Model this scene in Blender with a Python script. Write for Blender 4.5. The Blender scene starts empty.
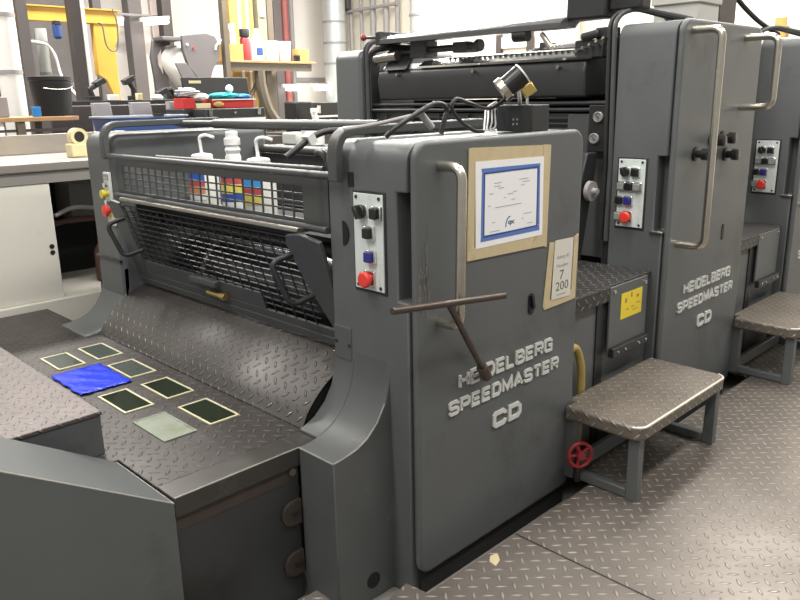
import bpy, bmesh, math, random
from mathutils import Vector, Matrix, Quaternion
random.seed(7)
SC = bpy.context.scene
COL = SC.collection
PI = math.pi

# ------------------------------------------------------------------ camera, world, lights, exposure
F, TH, YAW, ROLL, H = 750.7, 0.2636, 0.7925, -0.0183, 1.62
fw = Vector((math.cos(YAW)*math.cos(TH), math.sin(YAW)*math.cos(TH), -math.sin(TH)))
rt = Vector((math.sin(YAW), -math.cos(YAW), 0))
up = rt.cross(fw)
c_, s_ = math.cos(ROLL), math.sin(ROLL)
r2, u2 = c_*rt + s_*up, -s_*rt + c_*up
cam = bpy.data.objects.new('camera', bpy.data.cameras.new('camera'))
COL.objects.link(cam)
m = Matrix.Identity(4)
for i in range(3):
    m[i][0], m[i][1], m[i][2] = r2[i], u2[i], -fw[i]
m[0][3], m[1][3], m[2][3] = 0, 0, H
cam.matrix_world = m
cam.data.sensor_width = 36
cam.data.lens = F/800*36
cam.data.clip_start = .05
SC.camera = cam
SC.view_settings.view_transform = 'Standard'
SC.view_settings.look = 'None'
SC.view_settings.gamma = 1
SC.view_settings.exposure = 0.0
w = bpy.data.worlds.new('hall light'); SC.world = w; w.use_nodes = True
w.node_tree.nodes['Background'].inputs[0].default_value = (1, .975, .94, 1)
w.node_tree.nodes['Background'].inputs[1].default_value = .42

def area(loc, sx, sy, power, color=(1, .965, .90), target=None):
    l = bpy.data.lights.new('hall_lamp', 'AREA'); l.shape = 'RECTANGLE'; l.size = sx; l.size_y = sy
    l.energy = power; l.color = color
    o = bpy.data.objects.new('hall_lamp', l); COL.objects.link(o); o.location = loc
    if target:
        o.rotation_euler = (Vector(target)-Vector(loc)).to_track_quat('-Z', 'Y').to_euler()
    return o
for X, P in ((-1.2, 55), (2.2, 80), (5.6, 125)):
    area((X, -.3, 4.3), 2.6, .35, P)
    area((X, 1.9, 4.5), 2.6, .35, 120)
for X in (2.0, 5.2, 8.2):
    area((X, 7.2, 4.6), 2.4, .5, 380)
area((8.0, 3.0, 4.6), .5, 2.4, 260)

# ------------------------------------------------------------------ materials
def nt(name):
    ma = bpy.data.materials.new(name); ma.use_nodes = True
    t = ma.node_tree; return ma, t, t.nodes['Principled BSDF']
def N(t, k, **kw):
    n = t.nodes.new(k)
    for a, b in kw.items(): setattr(n, a, b)
    return n
def pm(name, col, rough=.5, metal=0., var=.12, scale=6., bump=0., bscale=250., dirt=None, dscale=3., dlo=.55, dhi=.75, emit=0, spec=None):
    ma, t, b = nt(name)
    tc = N(t, 'ShaderNodeTexCoord')
    n = N(t, 'ShaderNodeTexNoise'); n.inputs['Scale'].default_value = scale; n.inputs['Detail'].default_value = 5
    t.links.new(tc.outputs['Object'], n.inputs['Vector'])
    mx = N(t, 'ShaderNodeMix', data_type='RGBA')
    mx.inputs[6].default_value = (*[c*(1-var) for c in col], 1)
    mx.inputs[7].default_value = (*[min(1, c*(1+var)) for c in col], 1)
    t.links.new(n.outputs[0], mx.inputs[0])
    out = mx.outputs[2]
    if dirt:
        n2 = N(t, 'ShaderNodeTexNoise'); n2.inputs['Scale'].default_value = dscale; n2.inputs['Detail'].default_value = 8
        n2.inputs['Roughness'].default_value = .7
        t.links.new(tc.outputs['Object'], n2.inputs['Vector'])
        mr = N(t, 'ShaderNodeMapRange'); mr.inputs[1].default_value = dlo; mr.inputs[2].default_value = dhi
        t.links.new(n2.outputs[0], mr.inputs[0])
        m2 = N(t, 'ShaderNodeMix', data_type='RGBA'); m2.inputs[7].default_value = (*dirt, 1)
        t.links.new(mr.outputs[0], m2.inputs[0]); t.links.new(out, m2.inputs[6]); out = m2.outputs[2]
    t.links.new(out, b.inputs['Base Color'])
    b.inputs['Roughness'].default_value = rough; b.inputs['Metallic'].default_value = metal
    if spec is not None: b.inputs['Specular IOR Level'].default_value = spec
    if bump:
        n3 = N(t, 'ShaderNodeTexNoise'); n3.inputs['Scale'].default_value = bscale
        t.links.new(tc.outputs['Object'], n3.inputs['Vector'])
        bp = N(t, 'ShaderNodeBump'); bp.inputs['Strength'].default_value = bump; bp.inputs['Distance'].default_value = .002
        t.links.new(n3.outputs[0], bp.inputs['Height']); t.links.new(bp.outputs[0], b.inputs['Normal'])
    if emit:
        b.inputs['Emission Color'].default_value = (*col, 1); b.inputs['Emission Strength'].default_value = emit
    return ma

def tread(name, col, worn, rough=.42, metal=.55, pitch=.041, strength=1.0, turn=PI/4):
    """chequer plate: raised lozenges, alternate cells turned a quarter"""
    ma, t, b = nt(name)
    L = t.links.new
    def M(op, a, bb=None, cc=None):
        n = N(t, 'ShaderNodeMath', operation=op)
        for i, v in enumerate((a, bb, cc)):
            if v is None: continue
            if isinstance(v, (int, float)): n.inputs[i].default_value = v
            else: L(v, n.inputs[i])
        return n.outputs[0]
    uv = N(t, 'ShaderNodeUVMap'); uv.uv_map = 'UVMap'
    mp = N(t, 'ShaderNodeMapping'); mp.inputs['Rotation'].default_value = (0, 0, turn)
    L(uv.outputs[0], mp.inputs[0])
    sp = N(t, 'ShaderNodeSeparateXYZ'); L(mp.outputs[0], sp.inputs[0])
    u, v = M('DIVIDE', sp.outputs[0], pitch), M('DIVIDE', sp.outputs[1], pitch)
    fu, fv = M('FLOOR', u), M('FLOOR', v)
    lx, ly = M('SUBTRACT', M('SUBTRACT', u, fu), .5), M('SUBTRACT', M('SUBTRACT', v, fv), .5)
    par = M('FLOORED_MODULO', M('ADD', fu, fv), 2.)
    a, c = lx, ly
    ip = M('SUBTRACT', 1., par)
    lo = M('ADD', M('MULTIPLY', a, ip), M('MULTIPLY', c, par))
    sh = M('ADD', M('MULTIPLY', c, ip), M('MULTIPLY', a, par))
    e = M('ADD', M('POWER', M('ABSOLUTE', M('DIVIDE', lo, .46)), 2.), M('ABSOLUTE', M('DIVIDE', sh, .13)))
    mr = N(t, 'ShaderNodeMapRange', interpolation_type='SMOOTHSTEP')
    mr.inputs[1].default_value = 1.15; mr.inputs[2].default_value = .35; L(e, mr.inputs[0])
    h = mr.outputs[0]
    tc = N(t, 'ShaderNodeTexCoord')
    n1 = N(t, 'ShaderNodeTexNoise'); n1.inputs['Scale'].default_value = 4.; n1.inputs['Detail'].default_value = 8; n1.inputs['Roughness'].default_value = .65
    L(tc.outputs['Object'], n1.inputs['Vector'])
    mx = N(t, 'ShaderNodeMix', data_type='RGBA'); mx.inputs[6].default_value = (*[x*.45 for x in col], 1); mx.inputs[7].default_value = (*[x*1.5 for x in col], 1)
    L(n1.outputs[0], mx.inputs[0])
    m2 = N(t, 'ShaderNodeMix', data_type='RGBA'); m2.inputs[7].default_value = (*worn, 1)
    L(mx.outputs[2], m2.inputs[6]); L(M('MULTIPLY', h, .75), m2.inputs[0])
    L(m2.outputs[2], b.inputs['Base Color'])
    rr = N(t, 'ShaderNodeMapRange'); rr.inputs[3].default_value = rough+.1; rr.inputs[4].default_value = rough-.08
    L(n1.outputs[0], rr.inputs[0]); L(rr.outputs[0], b.inputs['Roughness'])
    b.inputs['Metallic'].default_value = metal
    bp = N(t, 'ShaderNodeBump'); bp.inputs['Strength'].default_value = strength; bp.inputs['Distance'].default_value = .004
    L(h, bp.inputs['Height']); L(bp.outputs[0], b.inputs['Normal'])
    return ma

MT = {}
MT['paint'] = pm('grey hammered paint', (.105, .113, .115), .40, var=.10, scale=5, bump=.12, bscale=420, dirt=(.05, .052, .052), dscale=2.2, dlo=.55, dhi=.8)
MT['paint_worn'] = pm('worn grey paint', (.092, .098, .098), .38, var=.15, scale=7, bump=.1, bscale=300, dirt=(.17, .15, .125), dscale=9, dlo=.62, dhi=.75)
MT['paint_light'] = pm('pale grey paint', (.13, .142, .142), .45, var=.1, scale=6, bump=.1, bscale=300)
MT['dark'] = pm('dark painted steel', (.024, .025, .027), .42, var=.2, scale=9)
MT['guard'] = pm('guard paint', (.066, .070, .071), .42, var=.15, scale=8, dirt=(.10, .085, .07), dscale=5, dlo=.62, dhi=.8)
MT['black'] = pm('black', (.010, .010, .011), .5, var=.2)
MT['rubber'] = pm('black rubber hose', (.018, .018, .019), .45, var=.2)
MT['plastic'] = pm('black switch plastic', (.016, .016, .017), .3, var=.1)
MT['shadow'] = pm('shade and joint black', (.008, .008, .008), .8, var=.2)  # near-black painted for shade in gaps, holes and interiors; also the floor joint
MT['steel'] = pm('bright steel', (.62, .58, .50), .26, 1., var=.12, scale=30, bump=.05, bscale=120)
MT['brown_steel'] = pm('browned steel bar', (.095, .075, .064), .38, .7, var=.25, scale=25)
MT['edge_steel'] = pm('worn steel edge', (.35, .33, .29), .35, .9, var=.2, scale=20)
MT['flange'] = pm('oily brown grey flange', (.062, .058, .053), .32, .3, var=.2, scale=8, dirt=(.13, .115, .10), dscale=6, dlo=.6, dhi=.8)
MT['oily'] = pm('shade darkened dirty panel', (.042, .044, .046), .35, var=.2, scale=4, dirt=(.03, .024, .02), dscale=3)  # colour darkened for the weaker light on the side panel; brown patches are dirt
MT['reel'] = pm('grey reel paint', (.135, .125, .13), .5, var=.08)
MT['olive'] = pm('olive grey', (.24, .24, .17), .5, var=.08)
MT['bar'] = pm('glossy grey bar', (.11, .11, .115), .22, .3, var=.1)
MT['pale_box'] = pm('pale box grey', (.46, .45, .42), .45, var=.05)
MT['worn_edge'] = pm('worn bare edge', (.30, .285, .26), .4, .2, var=.4, scale=30)
MT['can_red'] = pm('dark red tin', (.28, .03, .035), .4, var=.1)
MT['worn_lip'] = pm('bare worn lip', (.62, .58, .50), .4, .3, var=.2, scale=20)
MT['roller'] = pm('dark polished roller', (.20, .21, .215), .26, .85, var=.1)
MT['panel'] = pm('pale panel plate', (.66, .72, .70), .45, var=.06, scale=20, dirt=(.4, .42, .38), dscale=18, dlo=.6, dhi=.8)
MT['chrome'] = pm('chrome', (.75, .75, .73), .2, 1., var=.05)
MT['red'] = pm('red button', (.80, .055, .04), .35, var=.06)
MT['blue'] = pm('blue button', (.03, .03, .22), .35, var=.1)
MT['yellow'] = pm('yellow', (.72, .60, .05), .4, var=.08)
MT['sticker'] = pm('yellow sticker', (.85, .66, .04), .45, var=.05)
MT['grey_button'] = pm('grey button', (.26, .28, .26), .4, var=.1)
MT['letter'] = pm('off white lettering', (.60, .61, .58), .4, var=.08, scale=40)
MT['paper'] = pm('white paper', (.86, .86, .87), .6, var=.03)
MT['card'] = pm('aged card', (.66, .64, .57), .5, var=.05)
MT['tape'] = pm('brown masking tape', (.56, .46, .28), .5, var=.14, scale=14, dirt=(.42, .33, .2), dscale=12)
MT['navy'] = pm('navy print', (.02, .06, .22), .6, var=.1)
MT['midblue'] = pm('blue print', (.10, .19, .50), .6, var=.1)
MT['grey_ink'] = pm('faint grey ink', (.38, .38, .42), .6, var=.2, scale=60)
MT['ink'] = pm('dark ink', (.10, .10, .10), .6, var=.1)
MT['tread_dark'] = tread('dark chequer plate', (.056, .050, .047), (.14, .127, .118), metal=.35)
MT['tread_mid'] = tread('grey chequer plate', (.125, .117, .112), (.21, .197, .188), metal=.35)
MT['tread_foot'] = tread('dark oily chequer plate', (.055, .053, .052), (.22, .21, .20), metal=.4)
MT['tread_pale'] = tread('worn pale chequer plate', (.115, .095, .092), (.27, .24, .23), metal=.35)
MT['tread_step'] = tread('worn step chequer plate', (.185, .160, .135), (.40, .36, .31), rough=.4, metal=.35, strength=1.3)
MT['tread_floor'] = tread('floor chequer plate', (.165, .145, .128), (.44, .395, .355), pitch=.044, rough=.38, metal=.4, strength=1.)
MT['glass'] = pm('dark green glass', (.022, .028, .018), .10, var=.25, scale=9)
MT['glass_grey'] = pm('dusty green glass', (.07, .085, .075), .18, var=.15, scale=9)
MT['glass_milky'] = pm('milky dusty glass', (.26, .29, .24), .22, var=.25, scale=12, dirt=(.20, .18, .08), dscale=9, dlo=.5, dhi=.75)
MT['rim'] = pm('cream window rim', (.60, .57, .38), .45, var=.1, scale=30)
MT['film'] = pm('blue film', (.02, .05, .72), .22, var=.25, scale=18, bump=.9, bscale=45)
MT['wall'] = pm('white wall', (.80, .76, .72), .7, var=.02, scale=2)
MT['wall_pink'] = pm('pinkish wall panel', (.72, .62, .59), .6, var=.03, scale=2)
MT['cream_wall'] = pm('cream wall', (.82, .77, .66), .7, var=.02)
MT['concrete'] = pm('concrete', (.25, .24, .22), .7, var=.1)
MT['column'] = pm('grey brown steel column', (.13, .115, .115), .45, var=.08)
MT['column_dark'] = pm('dark brown steel column', (.055, .046, .046), .45, var=.1)
MT['grey'] = pm('mid grey paint', (.30, .285, .285), .5, var=.06)
MT['white_metal'] = pm('white metal', (.78, .77, .74), .4, var=.04)
MT['white'] = pm('white plastic', (.85, .85, .83), .4, var=.03)
MT['clear'] = pm('translucent bottle plastic', (.66, .67, .62), .3, var=.05)
MT['duct'] = pm('galvanised duct', (.55, .58, .57), .38, .35, var=.08, scale=4)
MT['ochre'] = pm('ochre steel', (.64, .37, .06), .45, var=.06)
MT['ochre_dull'] = pm('dull yellow post', (.42, .26, .07), .5, var=.1)
MT['cardboard'] = pm('cardboard', (.50, .31, .10), .7, var=.06)
MT['bench_steel'] = pm('brushed stainless', (.50, .46, .42), .33, .75, var=.08, scale=15)
MT['cream_cab'] = pm('cream cabinet', (.62, .60, .54), .45, var=.03, dirt=(.5, .47, .4), dscale=5, dlo=.62, dhi=.8)
MT['apron'] = pm('grey apron', (.22, .21, .195), .5, var=.08)
MT['wood'] = pm('worn wood', (.42, .25, .12), .55, var=.2, scale=12)
MT['rack'] = pm('brown rack steel', (.12, .10, .075), .5, var=.12)
MT['bin_blue'] = pm('blue crate', (.03, .075, .24), .45, var=.12)
MT['bin_rim'] = pm('pale rim', (.30, .33, .40), .45, var=.1)
MT['tin_red'] = pm('red tray', (.50, .025, .025), .4, var=.1)
MT['teal'] = pm('teal cloth', (.02, .48, .50), .7, var=.2, scale=25)
MT['cloth_blue'] = pm('blue cloth', (.02, .22, .62), .7, var=.2, scale=25)
MT['rag'] = pm('grey rag', (.42, .41, .41), .8, var=.3, scale=40)
MT['cream_tape'] = pm('cream tape roll', (.70, .62, .36), .5, var=.05)
MT['rust'] = pm('rusty brown clutter', (.10, .045, .032), .6, var=.3)
MT['brass'] = pm('brass', (.55, .40, .14), .35, .8, var=.2, scale=30)
MT['hose_yellow'] = pm('dirty yellow hose', (.38, .29, .09), .5, var=.3, scale=20)
MT['red_dark'] = pm('dark red wheel', (.28, .02, .025), .4, var=.15)
MT['tube_glow'] = pm('lit tube', (1, .97, .9), .5, var=0, emit=9)
MT['red_col'] = pm('red downpipe', (.33, .10, .09), .5, var=.1)
MT['label_blue'] = pm('label blue', (.03, .10, .45), .45, var=.05)
MT['label_red'] = pm('label red', (.50, .08, .07), .45, var=.05)
MT['label_orange'] = pm('label orange', (.62, .27, .12), .45, var=.05)
MT['label_yellow'] = pm('label yellow', (.75, .65, .12), .45, var=.05)
MT['label_sky'] = pm('label sky blue', (.05, .30, .72), .45, var=.05)
MT['dirtmark'] = pm('bare scuffed metal', (.22, .20, .18), .5, .3, var=.4, scale=60)
MT['grime'] = pm('brown grime', (.055, .042, .034), .6, var=.3, scale=20)

# ------------------------------------------------------------------ mesh builder
class MB:
    def __init__(s):
        s.bm = bmesh.new(); s.ov = []; s.uvf = None
    def face(s, pts, uv=None):
        f = s.bm.faces.new([s.bm.verts.new(p) for p in pts])
        if uv: s.ov.append((f, uv))
        return f
    def hexa(s, p):
        v = [s.bm.verts.new(q) for q in p]
        for q in ((0, 3, 2, 1), (4, 5, 6, 7), (0, 1, 5, 4), (1, 2, 6, 5), (2, 3, 7, 6), (3, 0, 4, 7)):
            s.bm.faces.new([v[i] for i in q])
        return s
    def box(s, x0, x1, y0, y1, z0, z1):
        return s.hexa([(x0, y0, z0), (x1, y0, z0), (x1, y1, z0), (x0, y1, z0), (x0, y0, z1), (x1, y0, z1), (x1, y1, z1), (x0, y1, z1)])
    def obox(s, c, ax, ay, az, lx, ly, lz):
        c = Vector(c); ax, ay, az = (Vector(a).normalized() for a in (ax, ay, az))
        P = [c + ax*(i*lx/2) + ay*(j*ly/2) + az*(k*lz/2) for k in (-1, 1) for i, j in ((-1, -1), (1, -1), (1, 1), (-1, 1))]
        return s.hexa(P)
    def prism(s, poly, axis, a0, a1):
        def P(p, a):
            return {'x': (a, p[0], p[1]), 'y': (p[0], a, p[1]), 'z': (p[0], p[1], a)}[axis]
        A = [s.bm.verts.new(P(p, a0)) for p in poly]; B = [s.bm.verts.new(P(p, a1)) for p in poly]
        n = len(poly)
        s.bm.faces.new(A); s.bm.faces.new(B[::-1])
        for i in range(n): s.bm.faces.new((A[i], B[i], B[(i+1) % n], A[(i+1) % n]))
        return s
    def ring(s, c, d, r, n, ref=None):
        d = Vector(d).normalized()
        a = ref if ref is not None else (Vector((0, 0, 1)).cross(d) if abs(d.z) < .95 else Vector((1, 0, 0)).cross(d))
        a = (a - d*a.dot(d)).normalized(); b = d.cross(a)
        return [s.bm.verts.new(Vector(c)+a*(r*math.cos(2*PI*i/n))+b*(r*math.sin(2*PI*i/n))) for i in range(n)], a
    def skin(s, R, closed_ends=True):
        n = len(R[0])
        for A, B in zip(R, R[1:]):
            for i in range(n): s.bm.faces.new((A[i], A[(i+1) % n], B[(i+1) % n], B[i]))
        if closed_ends:
            s.bm.faces.new(R[0][::-1]); s.bm.faces.new(R[-1])
    def cyl(s, p, q, r, n=20, r2=None):
        p, q = Vector(p), Vector(q); d = q-p
        A, a = s.ring(p, d, r, n); B, _ = s.ring(q, d, r if r2 is None else r2, n, a)
        s.skin([A, B]); return s
    def lathe(s, p, axis, prof, n=24):
        p = Vector(p); d = Vector(axis).normalized(); R = []; a = None
        for r, h in prof:
            A, a = s.ring(p+d*h, d, max(r, .0004), n, a); R.append(A)
        s.skin(R); return s
    def tube(s, path, r, n=10):
        P = [Vector(p) for p in path]; R = []; a = None
        for i, p in enumerate(P):
            d = (P[min(i+1, len(P)-1)]-P[i]).normalized() + (P[i]-P[max(i-1, 0)]).normalized()
            A, a = s.ring(p, d, r, n, a); R.append(A)
        s.skin(R); return s
    def ribbon(s, path, wdir, w, tdirs, t):
        """flat bar along a path, wdir across, thickness t"""
        pass
    def ball(s, c, r, n=14, sz=1.):
        prof = [(r*math.sin(PI*i/n), -r*sz*math.cos(PI*i/n)) for i in range(n+1)]
        return s.lathe(c, (0, 0, 1), prof, 16)
    def build(s, name, mat, parent=None, bevel=0, seg=2, angle=35, smooth=True):
        bm = s.bm
        bmesh.ops.recalc_face_normals(bm, faces=bm.faces)
        uvl = bm.loops.layers.uv.new('UVMap')
        ov = {f: u for f, u in s.ov if f.is_valid}
        for f in bm.faces:
            n = f.normal
            k = max(range(3), key=lambda i: abs(n[i]))
            for i, l in enumerate(f.loops):
                if s.uvf:
                    l[uvl].uv = s.uvf(l.vert.co)
                else:
                    c = l.vert.co
                    l[uvl].uv = ((c.y, c.z), (c.x, c.z), (c.x, c.y))[k]
        org = Vector(wloc(parent)) if parent else Vector((0, 0, 0))
        if parent is None:
            zs = [v.co for v in bm.verts]
            org = Vector((sum(v.x for v in zs)/len(zs), sum(v.y for v in zs)/len(zs), min(v.z for v in zs)))
        bmesh.ops.translate(bm, verts=bm.verts, vec=-org)
        me = bpy.data.meshes.new(name); bm.to_mesh(me); bm.free()
        for mt in (mat if isinstance(mat, (list, tuple)) else [mat]):
            me.materials.append(MT[mt] if isinstance(mt, str) else mt)
        if smooth:
            me.shade_smooth(); me.set_sharp_from_angle(angle=math.radians(38))
        o = bpy.data.objects.new(name, me); COL.objects.link(o)
        if parent: o.parent = parent
        else: o.location = org
        if bevel:
            b = o.modifiers.new('bevel', 'BEVEL'); b.width = bevel; b.segments = seg; b.limit_method = 'ANGLE'; b.angle_limit = math.radians(angle)
            b.harden_normals = False
        return o

def wloc(o):
    l = Vector((0, 0, 0))
    while o is not None:
        l += o.location; o = o.parent
    return l
def tag(o, label, cat, group=None):
    o['label'] = label; o['category'] = cat
    if group: o['group'] = group
    return o
def thing(name, loc, label, cat, group=None):
    o = bpy.data.objects.new(name, None); o.empty_display_size = .1; COL.objects.link(o); o.location = loc
    return tag(o, label, cat, group)
def struct(o):
    o['kind'] = 'structure'; return o
KIDS = {}
def copy_tree(o, parent=None):
    c = o.copy(); COL.objects.link(c); c.parent = parent
    for k in list(o.children): copy_tree(k, c)
    return c
def fillet(P, r, n=6):
    P = [Vector(p) for p in P]; out = [P[0]]
    for a, b, c in zip(P, P[1:], P[2:]):
        u, v = (a-b), (c-b); rr = min(r, u.length*.49, v.length*.49)
        p0, p1 = b+u.normalized()*rr, b+v.normalized()*rr
        for i in range(n+1):
            t = i/n; out.append(p0*(1-t)**2 + b*2*t*(1-t) + p1*t*t)
    out.append(P[-1]); return out
def smooth_path(P, n=8):
    P = [Vector(p) for p in P]; Q = [P[0]*2-P[1]]+P+[P[-1]*2-P[-2]]; out = []
    for i in range(1, len(Q)-2):
        a, b, c, d = Q[i-1], Q[i], Q[i+1], Q[i+2]
        for k in range(n):
            t = k/n
            out.append(.5*((2*b)+(c-a)*t+(2*a-5*b+4*c-d)*t*t+(3*b-a-3*c+d)*t**3))
    out.append(P[-1]); return out
def rrect(x0, x1, z0, z1, r, n=5, corners=(1, 1, 1, 1)):
    """rounded rectangle, corners: bl, br, tr, tl"""
    out = []
    for (cx, cz, a0, k) in ((x0+r, z0+r, PI, 0), (x1-r, z0+r, 1.5*PI, 1), (x1-r, z1-r, 0, 2), (x0+r, z1-r, .5*PI, 3)):
        if corners[k]:
            for i in range(n+1):
                a = a0+.5*PI*i/n; out.append((cx+r*math.cos(a), cz+r*math.sin(a)))
        else:
            out.append(((x0, z0), (x1, z0), (x1, z1), (x0, z1))[k])
    return out
def text_part(name, txt, x0, x1, z0, z1, y, parent, mat, ext=.004, bold=.02, axis='-y'):
    """raised lettering on a face looking along -Y (reads left to right along +X), fitted to a box"""
    cu = bpy.data.curves.new(name, 'FONT'); cu.body = txt; cu.offset = bold; cu.extrude = 1; cu.resolution_u = 3
    o = bpy.data.objects.new(name, cu); COL.objects.link(o)
    dg = bpy.context.evaluated_depsgraph_get(); dg.update()
    me = bpy.data.meshes.new_from_object(o.evaluated_get(dg)); bpy.data.objects.remove(o); bpy.data.curves.remove(cu)
    xs = [v.co.x for v in me.vertices]; ys = [v.co.y for v in me.vertices]
    a, b, c, d = min(xs), max(xs), min(ys), max(ys); org = wloc(parent)
    for v in me.vertices:
        X = x0+(v.co.x-a)/(b-a)*(x1-x0); Z = z0+(v.co.y-c)/(d-c)*(z1-z0); Y = y - (ext if v.co.z > 0 else 0)
        v.co = Vector((X, Y, Z))-org
    me.materials.clear(); me.materials.append(MT[mat]); me.name = name
    o = bpy.data.objects.new(name, me); COL.objects.link(o); o.parent = parent
    return o

# ------------------------------------------------------------------ the hall
b = MB(); b.box(-3, 9.5, -4, 11.4, -.1, 0); struct(b.build('floor', 'concrete'))
# raised chequer plate walkway, its edge notched round the press feet
b = MB(); b.prism([(-3, -4), (9.5, -4), (9.5, 1.387), (4.86, 1.387), (4.86, 1.387), (4.72, 1.387), (4.72, 1.56), (4.08, 1.56), (4.08, 1.387), (3.12, 1.387), (3.12, 1.56), (2.46, 1.56), (2.46, 1.387), (1.466, 1.387), (1.455, 1.470), (1.365, 1.458), (1.365, 1.30), (1.236, 1.30), (1.236, 1.65), (-3, 1.65)], 'z', .095, .13)
struct(b.build('floor_walkway', 'tread_floor', None, .002))
b = MB(); b.box(-3, 9.7, 11.4, 11.6, 0, 5.2); struct(b.build('wall_back', 'wall'))
b = MB(); b.box(9.5, 9.7, -4, 11.4, 0, 5.2); struct(b.build('wall_right', 'cream_wall'))
b = MB(); b.box(5.95, 7.1, 11.36, 11.4, 1.9, 5.0); struct(b.build('trim_1', 'wall_pink'))
b = MB(); b.box(8.2, 9.45, 11.35, 11.4, 1.93, 2.0); b.box(8.2, 9.45, 11.33, 11.4, 1.50, 1.56); struct(b.build('trim_2', 'grey'))

# ------------------------------------------------------------------ press units
def column_profile(x0, x1, z0, z1, r=.06):
    return [(x0, z0), (x1, z0), (x1, z1)] + [(x0+r-r*math.sin(a), z1-r+r*math.cos(a)) for a in [PI/2*i/6 for i in range(7)]]

def control_panel(t, X, y0, y1, z0, z1, rows):
    """switch plate on a face looking along -X; y0<y1; rows of (z, [(y, kind), ...])"""
    fr = MB(); fr.box(X-.004, X+.004, y0-.008, y1+.008, z0-.01, z1+.008); frame = fr.build('control_panel', 'dark', t, .002)
    MB().box(X-.008, X-.003, y0, y1, z0, z1).build('panel_plate', 'panel', frame, .001)
    s = MB()
    for y in (y0+.014, y1-.014):
        for z in (z0+.012, z1-.012): s.cyl((X-.008, y, z), (X-.011, y, z), .0055, 10)
    s.build('screw', 'dark', frame)
    for z, ks in rows:
        for y, k in ks:
            if k == 'red':
                MB().box(X-.016, X-.008, y-.024, y+.024, z-.026, z+.026).build('button_base', 'chrome', frame, .003)
                o = MB().lathe((X-.016, y, z), (-1, 0, 0), [(.014, 0), (.014, .012), (.025, .013), (.026, .022), (.022, .027), (.001, .028)]).build('stop_button', 'red', frame)
                o['label'] = 'red mushroom stop button'
            elif k == 'knob':
                MB().box(X-.014, X-.008, y-.02, y+.02, z-.02, z+.02).build('button_base', 'chrome', frame, .003)
                k_ = MB(); k_.lathe((X-.014, y, z), (-1, 0, 0), [(.022, 0), (.022, .012), (.019, .015), (.001, .016)])
                k_.obox((X-.034, y, z), (1, 0, 0), (0, .5, 1), (0, 1, -.5), .022, .042, .014)
                k_.build('selector_knob', 'plastic', frame, .002)
            else:
                mt = {'blk': 'plastic', 'gry': 'grey_button', 'blu': 'blue'}[k]
                MB().box(X-.02, X-.008, y-.021, y+.021, z-.021, z+.021).build('button_base', 'chrome', frame, .003)
                MB().box(X-.032, X-.02, y-.015, y+.017, z-.016, z+.016).build('push_button', mt, frame, .003)
    return frame

def bar_handle(t, p_top, p_bot, out, r=.016, name='handle'):
    p0, p1 = Vector(p_top), Vector(p_bot); o = Vector(out)
    path = fillet([p0, p0+o, p1+o, p1], .045, 7)
    h = MB(); h.tube(path, r, 14); return h.build(name, 'steel', t)

def press_unit(x0, ztop, label, name_w=.84, ycol=1.79, colw=.26, far_y=(3.49, 3.74), depth=.86, lettering_y=1.497):
    t = thing('press_unit', (x0+.4, 2.6, 0), label, 'printing press', 'printing press units in a line')
    x1 = x0+depth
    # operator side housing, with the dark slot beside the door
    h = MB(); h.prism(column_profile(x0, x1-.01, 0, ztop), 'y', 1.528, ycol)
    ho = h.build('side_housing', 'paint', t)
    cu = MB(); cu.box(x0-.05, x0+.07, 1.45, 1.570, 1.02, 1.352); co = cu.build('slot_cutter', 'paint', t)
    bo = ho.modifiers.new('slot', 'BOOLEAN'); bo.object = co; bo.operation = 'DIFFERENCE'; bo.solver = 'EXACT'
    dg = bpy.context.evaluated_depsgraph_get(); dg.update()
    me = bpy.data.meshes.new_from_object(ho.evaluated_get(dg)); ho.modifiers.clear(); ho.data = me; me.name = 'side_housing'
    cd = co.data; bpy.data.objects.remove(co); bpy.data.meshes.remove(cd)
    me.set_sharp_from_angle(angle=math.radians(38))
    bv = ho.modifiers.new('bevel', 'BEVEL'); bv.width = .005; bv.segments = 2; bv.limit_method = 'ANGLE'; bv.angle_limit = math.radians(40)
    d = MB(); d.prism(rrect(x0+.006, x1, .085, ztop+.005, .055, 6), 'y', 1.497, 1.525)
    d.build('door', 'paint', t, .014, 4)
    MB().box(x0+.03, x1-.02, 1.515, 1.527, 0, .088).build('plinth', 'shadow', t)  # black strip painting the shade in the gap below the door
    f = MB(); f.prism(column_profile(x0+.0, x1-.01, 0, ztop-.015), 'y', *far_y); f.build('far_housing', 'paint', t, .03, 4)
    return t, x1

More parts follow.
